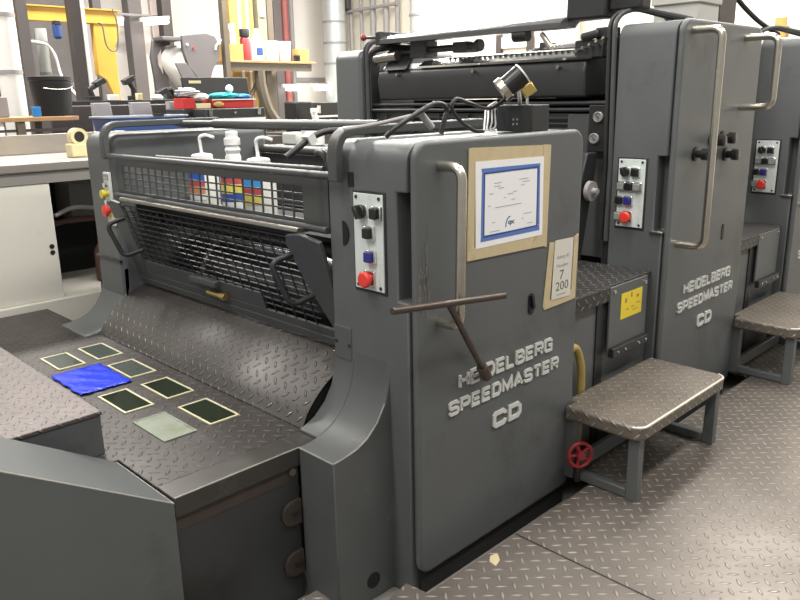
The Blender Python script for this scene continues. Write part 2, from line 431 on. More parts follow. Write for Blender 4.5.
GLYPH = {  # strokes in a unit box, closed ones end on their first point
 'H': (1., [[(0, 0), (0, 1)], [(1, 0), (1, 1)], [(0, .5), (1, .5)]]),
 'E': (.95, [[(1, 1), (0, 1), (0, 0), (1, 0)], [(0, .5), (.92, .5)]]),
 'I': (.0, [[(0, 0), (0, 1)]]),
 'D': (1., [[(0, 0), (.8, 0), (1, .25), (1, .75), (.8, 1), (0, 1), (0, 0)]]),
 'L': (.9, [[(0, 1), (0, 0), (1, 0)]]),
 'B': (1., [[(0, 0), (.85, 0), (1, .12), (1, .38), (.85, .5), (0, .5)], [(.85, .5), (.97, .62), (.97, .88), (.85, 1), (0, 1), (0, 0)]]),
 'R': (1., [[(0, 0), (0, 1), (.85, 1), (1, .88), (1, .58), (.85, .45), (0, .45)], [(.6, .45), (1, 0)]]),
 'G': (1., [[(1, .75), (1, .85), (.85, 1), (.15, 1), (0, .85), (0, .15), (.15, 0), (1, 0), (1, .48), (.55, .48)]]),
 'S': (1., [[(1, .78), (1, .88), (.88, 1), (.12, 1), (0, .88), (0, .62), (.12, .5), (.88, .5), (1, .38), (1, .12), (.88, 0), (.12, 0), (0, .12), (0, .22)]]),
 'P': (1., [[(0, 0), (0, 1), (.85, 1), (1, .88), (1, .53), (.85, .4), (0, .4)]]),
 'M': (1.25, [[(0, 0), (0, 1), (.5, .1), (1, 1), (1, 0)]]),
 'A': (1.15, [[(0, 0), (.5, 1), (1, 0)], [(.2, .3), (.8, .3)]]),
 'T': (1., [[(0, 1), (1, 1)], [(.5, 1), (.5, 0)]]),
 'C': (1., [[(1, .72), (1, .85), (.85, 1), (.15, 1), (0, .85), (0, .15), (.15, 0), (.85, 0), (1, .15), (1, .28)]]),
}
def stroke(mb, P, t, y0, y1):
    """flat stroke of width t along a 2D path in the XZ plane, mitred"""
    closed = (Vector(P[0])-Vector(P[-1])).length < 1e-6
    P = [Vector((a, b)) for a, b in (P[:-1] if closed else P)]; n = len(P); Lf, Rt = [], []
    for i, p in enumerate(P):
        a = (p-P[i-1]).normalized() if (i or closed) else None
        b = (P[(i+1) % n]-p).normalized() if (i < n-1 or closed) else None
        if a is None: a = b
        if b is None: b = a
        na, nb = Vector((-a.y, a.x)), Vector((-b.y, b.x)); mm = (na+nb).normalized(); k = t/2/max(.45, mm.dot(na))
        Lf.append(p+mm*k); Rt.append(p-mm*k)
    for i in range(n if closed else n-1):
        j = (i+1) % n
        q = [Lf[i], Lf[j], Rt[j], Rt[i]]
        mb.hexa([(v.x, y0, v.y) for v in q]+[(v.x, y1, v.y) for v in q])
def lettering(t, x0):
    for txt, a, c, z0, z1, th in (('HEIDELBERG', .195, .722, .700, .752, .0105), ('SPEEDMASTER', .145, .768, .617, .667, .0105), ('CD', .375, .538, .497, .558, .0155)):
        hh = z1-z0-th; gap = th*.75
        tot = sum(GLYPH[ch][0] for ch in txt)
        k = ((c-a)-len(txt)*th-(len(txt)-1)*gap)/tot; x = x0+a; mb = MB()
        for ch in txt:
            w_, st = GLYPH[ch]
            for P in st:
                stroke(mb, [(x+th/2+px*w_*k, z0+th/2+pz*hh) for px, pz in P], th, 1.4905, 1.4975)
            x += w_*k+th+gap
        o = mb.build('raised_lettering', 'letter', t, smooth=False)

# ---- unit nearest the camera: low unit with guard, deck in front
x0 = 1.54
u1, x1 = press_unit(x0, 1.495, 'low grey printing press unit with a framed notice taped to its door', ycol=1.88, far_y=(3.46, 3.74), depth=.89)
lettering(u1, x0)
# swept feet
def foot_poly(xf, top): return [(xf, 0), (xf, top)] + [(xf+.05, top+.005), (xf+.10, top+.016), (xf+.14, top+.035), (xf+.185, top+.075), (xf+.22, top+.13), (xf+.24, top+.20), (xf+.244, top+.28)] + [(x0+.01, top+.28), (x0+.01, 0)]
MB().prism(foot_poly(1.297, .552), 'y', 1.615, 1.786).build('swept_foot', 'paint_worn', u1, .004, 2, 50)
MB().prism([(1.372, 0), (1.372, .5615), (1.397, .568), (1.437, .587), (1.482, .627), (1.517, .682), (1.537, .752), (1.541, .832), (1.55, .832), (1.55, 0)], 'y', 1.786, 1.88).build('swept_foot', 'paint_worn', u1, .003, 2, 50)
q = MB(); q.tube([(1.298, 1.618, .5505), (1.298, 1.784, .5505)], .0028, 6); q.tube([(x, 1.6165, z) for x, z in ((1.30, .5515), (1.347, .557), (1.397, .568), (1.437, .587), (1.482, .627), (1.517, .682))], .0028, 6); q.build('worn_edge', 'worn_edge', u1)
MB().prism(foot_poly(1.315, .556), 'y', 3.46, 3.745).build('swept_foot', 'paint_light', u1, .006, 2, 50)
MB().cyl((1.445, 1.618, .075), (1.445, 1.612, .075), .028, 20).build('foot_hole', 'shadow', u1)
p_ = MB(); p_.box(x0-.004, x0+.002, 1.792, 1.876, .775, .89); p_.build('cover_plate', 'paint_worn', u1, .002)
q = MB()
for y, z in ((1.865, .835), (1.80, .83)): q.cyl((x0-.007, y, z), (x0-.003, y, z), .006, 10)
q.build('screw', 'dark', u1)
control_panel(u1, x0, 1.622, 1.752, 1.04, 1.34, [(1.285, [(1.708, 'knob'), (1.642, 'blk')]), (1.222, [(1.676, 'blk')]), (1.148, [(1.672, 'blu')]), (1.078, [(1.682, 'red')])])
g = MB(); g.box(x0-.003, x0+.002, 1.755, 1.78, 1.355, 1.40); g.build('vent_notch', 'shadow', u1)
g = MB(); g.prism([(1.815+.03*math.cos(a), 1.205+.04*math.sin(a)) for a in [PI/2+PI*i/10 for i in range(11)]], 'x', x0-.003, x0+.002); g.build('finger_notch', 'shadow', u1)
bar_handle(u1, (1.648, 1.498, 1.424), (1.640, 1.498, .950), (0, -.088, 0), .0155)
k = MB(); k.prism([(x, z) for x, z in rrect(2.108, 2.142, .868, .945, .0165, 6)], 'y', 1.4945, 1.498); lk = k.build('lock_slot', 'black', u1)
k = MB(); k.cyl((2.125, 1.495, .885), (2.125, 1.492, .885), .012, 14); k.obox((2.127, 1.489, .915), (1, 0, .2), (0, 1, 0), (-.2, 0, 1), .012, .01, .05); k.build('lock_lever', 'plastic', lk)
# scuffs on the door edge
sc = MB()
for i in range(34):
    x = random.uniform(1.553, 1.606); z = random.gauss(1.09, .055); a = random.uniform(.003, .008); hh = random.uniform(.006, .026)
    sc.prism([(x, z-hh), (x+a*.6, z-hh*.2), (x+a, z+hh*.7), (x+a*.3, z+hh)], 'y', 1.4955, 1.498)
sc.build('scuff_mark', 'dirtmark', u1)
# arched grab rails over both housings and the cross rod
def arch(y, xb):
    path = fillet([(1.505, y, 1.372), (1.505, y, 1.523), (xb, y, 1.527)], .11, 9)
    a = MB(); V = []
    for i, p in enumerate(path):
        d = (path[min(i+1, len(path)-1)]-path[max(i-1, 0)]).normalized(); n = Vector((-d.z, 0, d.x))
        V.append([a.bm.verts.new(p+n*s*.014+Vector((0, e*.022, 0))) for s, e in ((-1, -1), (1, -1), (1, 1), (-1, 1))])
    a.skin(V)
    return a.build('grab_rail', 'guard', u1, .004)
arch(1.80, 2.2); arch(3.43, 2.1)
r_ = MB(); r_.cyl((1.505, 1.80, 1.388), (1.505, 3.43, 1.386), .0125, 14); r_.build('cross_rod', 'guard', u1)
r_ = MB(); r_.cyl((1.545, 1.905, 1.40), (1.545, 3.02, 1.392), .011, 12); r_.build('cross_rod', 'guard', u1)
r_ = MB(); r_.cyl((1.9, 2.02, 1.522), (1.9, 3.12, 1.518), .022, 14); r_.cyl((1.9, 3.12, 1.518), (1.9, 3.47, 1.515), .016, 12); r_.build('top_tube', 'guard', u1)
r_ = MB(); r_.cyl((2.35, 1.87, 1.372), (2.35, 3.47, 1.372), .022, 14); r_.build('rear_tube', 'guard', u1)
r_ = MB(); r_.box(2.38, 2.40, 1.88, 3.46, .7, 1.345); r_.build('rear_panel', 'guard', u1)
# bottle shelf behind the guard
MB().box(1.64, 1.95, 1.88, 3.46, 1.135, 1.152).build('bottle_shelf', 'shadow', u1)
# hinged mesh guard: vertical window panel above, sloping grille below
gd = MB(); gd.cyl((1.535, 1.885, 1.205), (1.535, 3.44, 1.205), .012, 10); guard = gd.build('mesh_guard', 'guard', u1)
wp = MB(); XW = 1.56
wp.box(XW-.006, XW+.006, 1.90, 3.44, 1.338, 1.378); wp.box(XW-.006, XW+.006, 1.90, 3.44, 1.19, 1.226)
wp.box(XW-.006, XW+.006, 1.90, 2.035, 1.226, 1.338); wp.box(XW-.006, XW+.006, 3.385, 3.44, 1.226, 1.338)
ny = 22
for i in range(1, ny):
    y = 2.035+(3.385-2.035)*i/ny; wp.box(XW-.0025, XW+.0025, y-.0035, y+.0035, 1.226, 1.338)
for i in range(1, 4):
    z = 1.226+.112*i/4; wp.box(XW-.003, XW+.003, 2.035, 3.385, z-.003, z+.003)
wp.build('window_mesh', 'guard', guard)
rg = MB(); rg.prism([(1.493, 1.192), (1.495, 1.203), (1.502, 1.206), (1.56, 1.196), (1.56, 1.188), (1.505, 1.186)], 'y', 2.0, 3.32); rg.build('ridge_bar', 'edge_steel', guard, .002)
# sloping grille, in the plane from (1.495,1.19) to (1.625,.775)
P0, P1 = Vector((1.495, 0, 1.19)), Vector((1.625, 0, .775)); LS = (P1-P0).length; D = (P1-P0).normalized(); NN = Vector((D.z, 0, -D.x)).normalized()
if NN.x > 0: NN = -NN
def gp(y, s_, n=0): v = P0+D*s_+NN*n; return (v.x, y, v.z)
def gbar(mb, y0, y1, s0, s1, tk=.004, off=0):
    mb.hexa([gp(y0, s0, off-tk), gp(y1, s0, off-tk), gp(y1, s1, off-tk), gp(y0, s1, off-tk), gp(y0, s0, off+tk), gp(y1, s0, off+tk), gp(y1, s1, off+tk), gp(y0, s1, off+tk)])
gm = MB()
s = .02
while s < LS-.075:
    gbar(gm, 2.02, 3.36, s, s+.0042, .003); s += .0265
y = 2.05
while y < 3.35:
    gbar(gm, y, y+.0032, .02, LS-.06, .0025, .002); y += .062
gm.build('grille', 'dark', guard)
fr = MB()
# end plates: waisted outline like the photo's
def gplate(pts):
    A = [fr.bm.verts.new(gp(y, s_, .008)) for y, s_ in pts]; B = [fr.bm.verts.new(gp(y, s_, -.008)) for y, s_ in pts]
    fr.bm.faces.new(A); fr.bm.faces.new(B[::-1]); n = len(A)
    for i in range(n): fr.bm.faces.new((A[i], B[i], B[(i+1) % n], A[(i+1) % n]))
gplate([(1.885, .02), (1.985, 0), (2.06, .012), (2.075, .05), (2.055, .11), (2.03, .19), (1.985, .28), (1.95, .36), (1.935, LS), (1.885, LS)])
gplate([(3.44, .02), (3.40, 0), (3.33, .012), (3.31, .06), (3.325, .2), (3.30, LS-.06), (3.28, LS), (3.44, LS)])
gbar(fr, 1.885, 3.44, LS-.065, LS-.03, .006); gbar(fr, 1.885, 3.44, LS-.032, LS, .012)
gbar(fr, 2.36, 3.32, LS-.135, LS-.06, .005)
fr.build('guard_frame', 'guard', guard, .002)
hl = MB(); hl.tube(fillet([gp(2.06, .085), gp(2.085, .085, .085), gp(2.045, .245, .085), gp(2.02, .245)], .035, 6), .011, 10); hl.build('guard_handle', 'dark', guard)
hl = MB(); hl.tube(fillet([gp(3.33, .085), gp(3.36, .085, .085), gp(3.32, .245, .085), gp(3.29, .245)], .035, 6), .011, 10); hl.build('guard_handle', 'dark', guard)
lt = MB(); lt.box(1.555, 1.62, 2.66, 2.86, .875, .905); lt.build('latch_block', 'guard', guard, .006)
lt = MB(); c0 = gp(2.71, LS-.075, .02); lt.cyl((c0[0], 2.76, c0[2]), (c0[0], 2.66, c0[2]), .011, 12); lt.cyl((c0[0], 2.66, c0[2]), (c0[0], 2.625, c0[2]), .016, 6); lt.build('latch_valve', 'brass', guard, .001)
# hook arm at the guard's upper corner
a = MB(); a.tube(smooth_path([(1.60, 2.005, 1.445), (1.585, 1.955, 1.448), (1.575, 1.915, 1.42), (1.575, 1.905, 1.36), (1.58, 1.90, 1.25)]), .0125, 10); a.build('hook_arm', 'dark', guard)
# rollers behind the grille
def roller(nm, x, z, r, y0, y1, mt):
    q = MB(); q.lathe((x, y0, z), (0, 1, 0), [(r*.3, -.03), (r*.3, 0), (r-.006, 0), (r, .006), (r, y1-y0-.006), (r-.006, y1-y0), (r*.3, y1-y0), (r*.3, y1-y0+.03)], 40); return q.build(nm, mt, u1)
roller('cylinder', 1.975, .80, .20, 1.93, 3.12, 'roller')
roller('bearer_ring', 1.975, .80, .21, 3.12, 3.15, 'edge_steel')
roller('bearer_ring', 1.975, .80, .185, 3.16, 3.42, 'dark')
roller('upper_roller', 1.76, 1.075, .035, 1.9, 3.42, 'dark')
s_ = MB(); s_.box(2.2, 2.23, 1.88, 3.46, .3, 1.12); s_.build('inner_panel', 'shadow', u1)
# small plaques seen through the gap by the guard
s_ = MB(); s_.box(1.72, 1.75, 1.885, 1.96, 1.17, 1.25); s_.build('inner_bracket', 'rim', u1)
# left housing: switch strip
cp = MB(); cp.box(x0-.012, x0, 3.475, 3.54, 1.05, 1.305); strip = cp.build('control_panel', 'panel', u1, .003)
o = MB().lathe((x0-.012, 3.503, 1.205), (-1, 0, 0), [(.012, 0), (.012, .018), (.02, .019), (.02, .034), (.001, .036)]).build('push_button', 'yellow', strip); o['label'] = 'yellow push button'
o = MB().lathe((x0-.012, 3.503, 1.125), (-1, 0, 0), [(.012, 0), (.012, .012), (.027, .016), (.027, .03), (.001, .036)]).build('stop_button', 'red', strip); o['label'] = 'red stop button'
MB().box(x0-.016, x0-.012, 3.482, 3.533, 1.27, 1.295).build('switch_plate', 'chrome', strip)
for z in (1.245, 1.165): MB().cyl((x0-.012, 3.503, z), (x0-.03, 3.503, z), .013, 12).build('push_button', 'chrome', strip)
MB().box(x0-.016, x0-.012, 3.48, 3.525, 1.085, 1.105).build('warning_label', 'yellow', strip)
MB().box(x0-.01, x0+.002, 3.47, 3.735, .872, .884).build('seam_strip', 'dark', u1)

# ---- the tall unit and the one behind it
X2, DX = 3.15, 1.62
def tall_unit(x0, label):
    t, x1 = press_unit(x0, 1.915, label, ycol=1.79, far_y=(3.49, 3.74), depth=.86)
    lettering(t, x0)
    control_panel(t, x0, 1.622, 1.752, 1.028, 1.334, [(1.278, [(1.715, 'knob'), (1.665, 'blk')]), (1.213, [(1.728, 'gry'), (1.69, 'blk'), (1.65, 'gry')]), (1.148, [(1.735, 'blk'), (1.692, 'blu')]), (1.075, [(1.735, 'gry'), (1.695, 'red')])])
    MB().box(x0-.012, x0+.03, 1.52, 1.585, 1.012, 1.022).build('slot_ledge', 'edge_steel', t, .002)
    bar_handle(t, (x0+.085, 1.498, 1.872), (x0+.085, 1.498, .958), (0, -.128, 0), .0165)
    bar_handle(t, (x0+.645, 1.498, 1.862), (x0+.645, 1.498, 1.545), (0, -.152, 0), .0165)
    for dx, z in ((.168, 1.356), (.232, 1.354)): pass
    for i, (dx, z) in enumerate(((.20, 1.352), (.36, 1.405), (.475, 1.41), (.53, 1.33))):
        k = MB(); k.lathe((x0+dx, 1.497, z), (0, -1, 0), [(.032, 0), (.032, .010), (.018, .012), (.018, .035), (.027, .037), (.027, .062), (.022, .066), (.001, .067)], 20)
        k.build('clamp_knob', 'plastic', t)
    k = MB(); k.prism(rrect(x0+.575, x0+.60, .905, .985, .012, 5), 'y', 1.494, 1.498); k.build('lock_slot', 'black', t)
    # inner frame plates
    MB().box(x0+.02, x0+.10, 1.795, 1.835, .55, 1.86).build('inner_frame', 'dark', t, .004)
    MB().box(x0+.02, x0+.10, 3.43, 3.485, .55, 1.86).build('inner_frame', 'dark', t, .004)
    for y, mt in ((3.465, 'rubber'), (3.445, 'guard')):
        c = MB(); c.tube(fillet([(x0+.01, y, 1.0), (x0+.01, y, 1.93), (x0+.12, y-.05, 1.955), (x0+.3, y-.1, 1.94)], .06), .012, 8); c.build('hose', mt, t)
    for k_, y in enumerate((1.80, 1.825)):
        c = MB(); c.tube(fillet([(x0-.005, y, .95), (x0+.0, y, 1.3), (x0-.008, y+.01, 1.95), (x0+.10, y-.04, 1.985), (x0+.42, y-.16+.03*k_, 1.94)], .09), .011, 8); c.build('hose', 'rubber' if k_ else 'guard', t)
    # ink fountain hood: rounded dark cover with a bright lip on top
    hd = MB(); hd.prism([(x0+.02, 1.605), (x0+.005, 1.72), (x0+.02, 1.768), (x0+.07, 1.80), (x0+.5, 1.83), (x0+.5, 1.605)], 'y', 1.96, 3.36)
    hood = hd.build('ink_hood', 'dark', t, .012, 3)
    MB().prism([(x0+.012, 1.775), (x0+.06, 1.805), (x0+.30, 1.835), (x0+.30, 1.842), (x0+.055, 1.814), (x0+.006, 1.785)], 'y', 1.93, 3.02).build('hood_lip', 'chrome', hood)
    n_ = MB()
    for i in range(26): n_.box(x0+.06, x0+.11, 1.98+.034*i, 1.995+.034*i, 1.809, 1.8235)
    n_.build('key_scale', 'dark', hood)
    n_ = MB()
    for y in (2.10, 2.62, 3.18): n_.cyl((x0-.012, y, 1.745), (x0+.01, y, 1.745), .009, 10)
    n_.build('screw', 'edge_steel', hood)
    MB().prism([(x0+.0, 1.77), (x0+.03, 1.775), (x0+.12, 1.89), (x0+.10, 1.90)], 'y', 3.12, 3.30).build('hood_bracket', 'dark', hood, .004)
    for z, x, r in ((1.578, x0+.04, .011), (1.548, x0+.02, .010)):
        q = MB(); q.cyl((x, 1.84, z), (x, 3.43, z), r, 12); q.build('cross_rod', 'dark', t)
    # lower slatted guard
    q = MB(); q.box(x0+.06, x0+.07, 1.835, 3.43, .85, 1.53); gd = q.build('slatted_guard', 'guard', t)
    q = MB()
    for i in range(7): q.box(x0+.035, x0+.06, 2.05, 3.34, 1.355+.025*i, 1.361+.025*i)
    for i in range(7): q.box(x0+.03, x0+.06, 2.05+.21*i, 2.056+.21*i, 1.34, 1.525)
    q.build('slats', 'guard', gd)
    q = MB(); q.box(x0+.02, x0+.05, 1.935, 2.05, 1.30, 1.53); q.build('guard_stile', 'guard', gd, .004)
    # dial gauges on the operator side
    q = MB(); q.box(x0-.0, x0+.02, 1.838, 1.925, 1.36, 1.57); ds = q.build('dial_plate', 'black', t, .003)
    for y, z in ((1.872, 1.517), (1.888, 1.42)):
        q = MB(); q.lathe((x0, y, z), (-1, 0, 0), [(.024, 0), (.024, .012), (.021, .014), (.020, .008), (.001, .008)], 20); q.build('dial_gauge', 'grey', ds)
        q = MB(); q.obox((x0-.011, y, z), (1, 0, 0), (0, 1, 1), (0, 1, -1), .004, .02, .004); q.cyl((x0-.008, y, z), (x0-.016, y, z), .005, 8); q.build('dial_pointer', 'ink', ds)
    # blanket cylinder and dark clutter lower down
    q = MB(); q.cyl((x0+.25, 1.84, 1.15), (x0+.25, 3.43, 1.15), .14, 30); q.build('cylinder', 'roller', t)
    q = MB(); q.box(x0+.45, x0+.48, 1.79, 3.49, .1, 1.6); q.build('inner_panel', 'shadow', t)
    q = MB(); q.prism([(x0-.20, .86), (x0-.12, .86), (x0-.02, 1.30), (x0-.02, 1.36), (x0-.10, 1.36), (x0-.16, 1.2)], 'y', 1.86, 1.90); lv = q.build('swing_arm', 'dark', t, .006)
    q = MB(); q.lathe((x0-.10, 1.86, 1.19), (0, -1, 0), [(.012, -.0), (.012, .012), (.046, .014), (.046, .034), (.016, .036), (.016, .06), (.001, .062)], 20); q.build('star_knob', 'grey', lv)
    # washing bar across the top
    q = MB(); q.prism([(x0-.03, 1.915), (x0+.10, 1.92), (x0+.16, 1.97), (x0+.16, 1.985), (x0+.01, 1.962), (x0-.03, 1.942)], 'y', 2.08, 3.30); bar = q.build('wash_bar', 'bar', t, .003)
    q = MB(); q.box(x0-.03, x0+.14, 3.29, 3.33, 1.91, 1.985); q.build('end_plate', 'dark', bar, .004)
    q = MB(); q.box(x0+.03, x0+.13, 1.88, 2.09, 1.95, 2.10); q.box(x0+.05, x0+.14, 1.72, 1.88, 1.975, 2.05); q.cyl((x0+.09, 1.98, 2.10), (x0+.09, 1.98, 2.13), .035, 14); q.build('motor_block', 'dark', bar, .012)
    q = MB(); q.cyl((x0+.0, 2.28, 1.90), (x0+.0, 2.36, 1.90), .03, 14); q.build('roller_end', 'black', bar)
    q = MB(); q.tube([(x0+.02, 3.32, 1.955), (x0+.0, 3.45, 1.962)], .008, 8); lv = q.build('lever', 'dark', bar)
    q = MB(); q.ball((x0, 3.46, 1.963), .019); o = q.build('lever_knob', 'red_dark', lv); o['label'] = 'dull red lever knob'
    q = MB(); q.tube([(x0+.04, 1.87, 2.04), (x0-.0, 1.84, 2.04), (x0-.0, 1.74, 2.02)], .006, 8); lv = q.build('lever', 'steel', bar)
    q = MB(); q.ball((x0-.0, 1.835, 2.045), .022); o = q.build('lever_knob', 'red', lv); o['label'] = 'bright red lever knob'
    # valves and pistons between bar and hood
    q = MB(); q.box(x0+.02, x0+.12, 2.98, 3.10, 1.83, 1.92); q.box(x0+.04, x0+.14, 2.70, 2.80, 1.845, 1.90); q.cyl((x0+.06, 2.62, 1.875), (x0+.06, 3.3, 1.868), .018, 12); q.cyl((x0+.05, 2.61, 1.875), (x0+.05, 2.64, 1.875), .032, 12)
    q.build('bar_support', 'dark', t, .003)
    q = MB(); q.tube(smooth_path([(x0+.02, 3.38, 1.80), (x0, 3.40, 1.87), (x0+.05, 3.33, 1.90), (x0+.1, 3.15, 1.89)]), .018, 8); q.build('hose', 'black', t)
    q = MB(); q.cyl((x0+.02, 3.20, 1.85), (x0+.02, 3.38, 1.84), .028, 14); q.build('piston', 'edge_steel', t)
    q = MB(); q.box(x0+.02, x0+.13, 1.88, 2.03, 1.78, 1.86); q.box(x0+.03, x0+.1, 1.84, 1.93, 1.86, 1.91); q.cyl((x0+.02, 1.99, 1.87), (x0+.02, 1.90, 1.885), .02, 10); q.build('valve_block', 'dark', t, .006)
    for i in range(5):
        q = MB(); y = 1.86+.035*i; q.tube([(x0+.04, y, 1.82), (x0-.02, y, 1.86-.012*i)], .007, 8); q.build('valve_stem', 'edge_steel', t)
    q = MB(); q.tube([(x0+.0, 2.20, 1.90), (x0-.02, 2.13, 1.83)], .014, 10); q.build('piston', 'edge_steel', t)
    return t
u2 = tall_unit(X2, 'tall grey printing press unit standing behind the pale-edged step, its whole lettered door in view')
u3 = copy_tree(u2); u3.location.x += DX
for b_ in [c for c in u3.children if c.name.startswith('wash_bar')]:   # the farthest unit shows no levers
    for k_ in [c for c in b_.children if c.name.startswith('motor_block')]: bpy.data.objects.remove(k_)
    for l_ in [c for c in b_.children if c.name.startswith('lever')]:
        for k_ in list(l_.children): bpy.data.objects.remove(k_)
        bpy.data.objects.remove(l_)
u3['label'] = 'farthest grey press unit, cut off by the picture edge past the second step'

# lettering-free extras on top of the tall unit
t = thing('junction_box', (3.62, 1.78, 1.93), 'pale grey junction box with a round lock on top of the tall press unit', 'electrical box')
MB().box(3.54, 3.76, 1.62, 1.84, 1.93, 2.03).build('case', 'pale_box', t, .004)
MB().box(3.53, 3.77, 1.61, 1.85, 2.015, 2.075).build('lid', 'pale_box', t, .004)
MB().cyl((3.535, 1.76, 1.96), (3.524, 1.76, 1.96), .016, 14).build('lock', 'dark', t)
t = thing('cable_duct', (4.2, 1.85, 1.93), 'dark square cable duct rising behind the tall unit beside the junction box', 'duct')
MB().box(4.05, 4.25, 1.74, 1.98, 1.90, 2.6).build('shaft', 'column_dark', t, .004)
MB().box(4.02, 4.30, 1.70, 2.02, 1.90, 1.935).build('base_flange', 'dark', t, .004)
q = MB(); q.tube(smooth_path([(4.30, 1.85, 2.25), (4.50, 1.85, 2.13), (4.75, 1.82, 2.02), (5.0, 1.78, 1.945)]), .014, 8); tag(q.build('power_cable', 'rubber'), 'dark cable sagging from above down to the top of the farthest press unit', 'cable')

# ------------------------------------------------------------------ deck in front of the low unit
deck = thing('tread_deck', (.9, 2.9, 0), 'dark chequer plate deck with glass inspection windows in front of the mesh guard', 'platform')
d = MB(); d.prism([(.862, 1.888), (1.392, 1.888), (1.392, 4.13), (-.6, 4.13), (-.6, 2.135), (.862, 2.135)], 'z', .515, .55); d.build('deck_plate', 'tread_dark', deck, .002)
# curved ramp rising to the guard, uv laid along its arc
prof = [(1.387, .551), (1.395, .566), (1.41, .596), (1.43, .622), (1.455, .648), (1.485, .674), (1.52, .698), (1.56, .722), (1.60, .742), (1.64, .757), (1.68, .768)]
pr_ = smooth_path([(x, 0, z) for x, z in prof], 3); r = MB(); acc = [0]
for a_, b_ in zip(pr_, pr_[1:]): acc.append(acc[-1]+(b_-a_).length)
ya, yb = 1.888, 3.46
for i in range(len(pr_)-1):
    a_, b_ = pr_[i], pr_[i+1]
    r.face([(a_.x, ya, a_.z), (a_.x, yb, a_.z), (b_.x, yb, b_.z), (b_.x, ya, b_.z)], [(acc[i], ya), (acc[i], yb), (acc[i+1], yb), (acc[i+1], ya)])
bmesh.ops.remove_doubles(r.bm, verts=r.bm.verts, dist=1e-5)
def arc_uv(co):
    k = min(range(len(pr_)), key=lambda i: (pr_[i].x-co.x)**2+(pr_[i].z-co.z)**2)
    return (acc[k], co.y)
r.uvf = arc_uv
o = r.build('curved_ramp', 'tread_mid', deck)
q = MB(); q.prism([(x+.012, z-.012) for x, z in prof[1:]]+[(1.69, .30), (1.42, .30)], 'y', 1.896, 3.45); q.build('ramp_shade_fill', 'shadow', deck)  # black filler added to paint the dark opening under the ramp end
so = o.modifiers.new('thick', 'SOLIDIFY'); so.thickness = .005; so.offset = -1
f = MB(); f.box(1.298, 1.371, 1.7865, 1.884, .50, .552); f.prism([(1.786, .552), (1.884, .552), (1.884, .50), (1.80, .49), (1.786, .49)], 'x', .862, 1.30); f.build('deck_flange', 'flange', deck, .002)
q = MB(); q.tube([(.864, 1.7865, .5515), (1.296, 1.7865, .5515)], .0024, 6); q.build('worn_edge', 'worn_edge', deck)
MB().box(.862, 1.297, 1.798, 1.812, .44, .49).build('flange_lip', 'grime', deck)
MB().box(.862, 1.297, 1.80, 1.82, 0, .44).build('side_panel', 'oily', deck)
for z, rr in ((.33, .045), (.145, .045)):
    q = MB(); q.prism([(1.296, z-rr), (1.296, z+rr)] + [(1.265+rr*math.cos(a), z+rr*math.sin(a)) for a in [PI/2+PI*i/10 for i in range(11)]], 'y', 1.786, 1.80); br = q.build('hinge_lug', 'grime', deck, .003)
    q = MB()
    for x in (1.262, 1.280): q.cyl((x, 1.786, z), (x, 1.780, z), .008, 8)
    q.build('bolt', 'brown_steel', br)
q = MB(); q.cyl((1.27, 1.798, .475), (1.27, 1.787, .475), .013, 12); q.build('bolt', 'edge_steel', deck)
# inspection windows, each its own part
def window(xa, xb, y0_, y1_, gl, rim='rim'):
    q = MB(); wd = .008
    for a_, b_, c_, d_ in ((xa, xb, y0_, y0_+wd), (xa, xb, y1_-wd, y1_), (xa, xa+wd, y0_+wd, y1_-wd), (xb-wd, xb, y0_+wd, y1_-wd)): q.box(a_, b_, c_, d_, .5505, .5545)
    fr = q.build('inspection_window', rim, deck)
    MB().box(xa+wd, xb-wd, y0_+wd, y1_-wd, .5505, .553).build('glass', gl, fr)
    return fr
window(1.050, 1.165, 3.09, 3.295, 'glass_grey'); window(1.218, 1.332, 3.095, 3.31, 'glass_grey')
window(1.212, 1.326, 2.778, 2.992, 'glass_grey'); window(1.206, 1.32, 2.466, 2.678, 'glass')
window(1.036, 1.15, 2.455, 2.68, 'glass'); o = window(1.02, 1.141, 2.137, 2.362, 'glass_milky', 'glass_milky'); o['label'] = 'milky dusty inspection window without a cream rim'
window(1.193, 1.312, 2.144, 2.365, 'glass')
window(1.04, 1.155, 2.77, 2.985, 'glass')
bl = MB()
nx, ny = 14, 16
VV = [[bl.bm.verts.new((.995+.205*i/nx + .004*math.sin(j*1.3), 2.735+.302*j/ny + .004*math.sin(i*1.9), .5562+.0035*(.5+.5*math.sin(i*1.1+j*.9))*random.random())) for j in range(ny+1)] for i in range(nx+1)]
for i in range(nx):
    for j in range(ny): bl.bm.faces.new((VV[i][j], VV[i+1][j], VV[i+1][j+1], VV[i][j+1]))
o = bl.build('blue_sheet', 'film'); so = o.modifiers.new('thick', 'SOLIDIFY'); so.thickness = .0008
tag(o, 'bright blue crinkled plastic sheet covering one deck window', 'plastic sheet')

# raised chequer plate box and sloped hood at the left
t = thing('raised_tread', (.2, 3.1, .55), 'raised pale chequer plate platform on the deck behind the sloped hood', 'platform')
MB().box(-.6, .856, 2.195, 4.10, .683, .697).build('top_plate', 'tread_pale', t, .003)
MB().box(-.6, .852, 2.20, 4.095, .551, .683).build('skirt', 'paint', t, .003)
t = thing('sloped_hood', (.4, 1.95, 0), 'plain grey sheet metal hood with a sloping top at the deck corner', 'machine cover')
h = MB(); h.prism([(-.3, 0), (.856, 0), (.856, .546), (.44, .806), (.30, .872), (-.3, .872)], 'y', 1.772, 2.13); h.build('shell', 'paint', t, .004, 2)
q = MB(); q.tube([(.30, 1.7735, .870), (.44, 1.7735, .8045), (.8545, 1.7735, .545)], .0028, 6); q.tube([(.8545, 1.7735, .545), (.8545, 2.128, .545)], .002, 6); q.build('worn_edge', 'worn_edge', t)

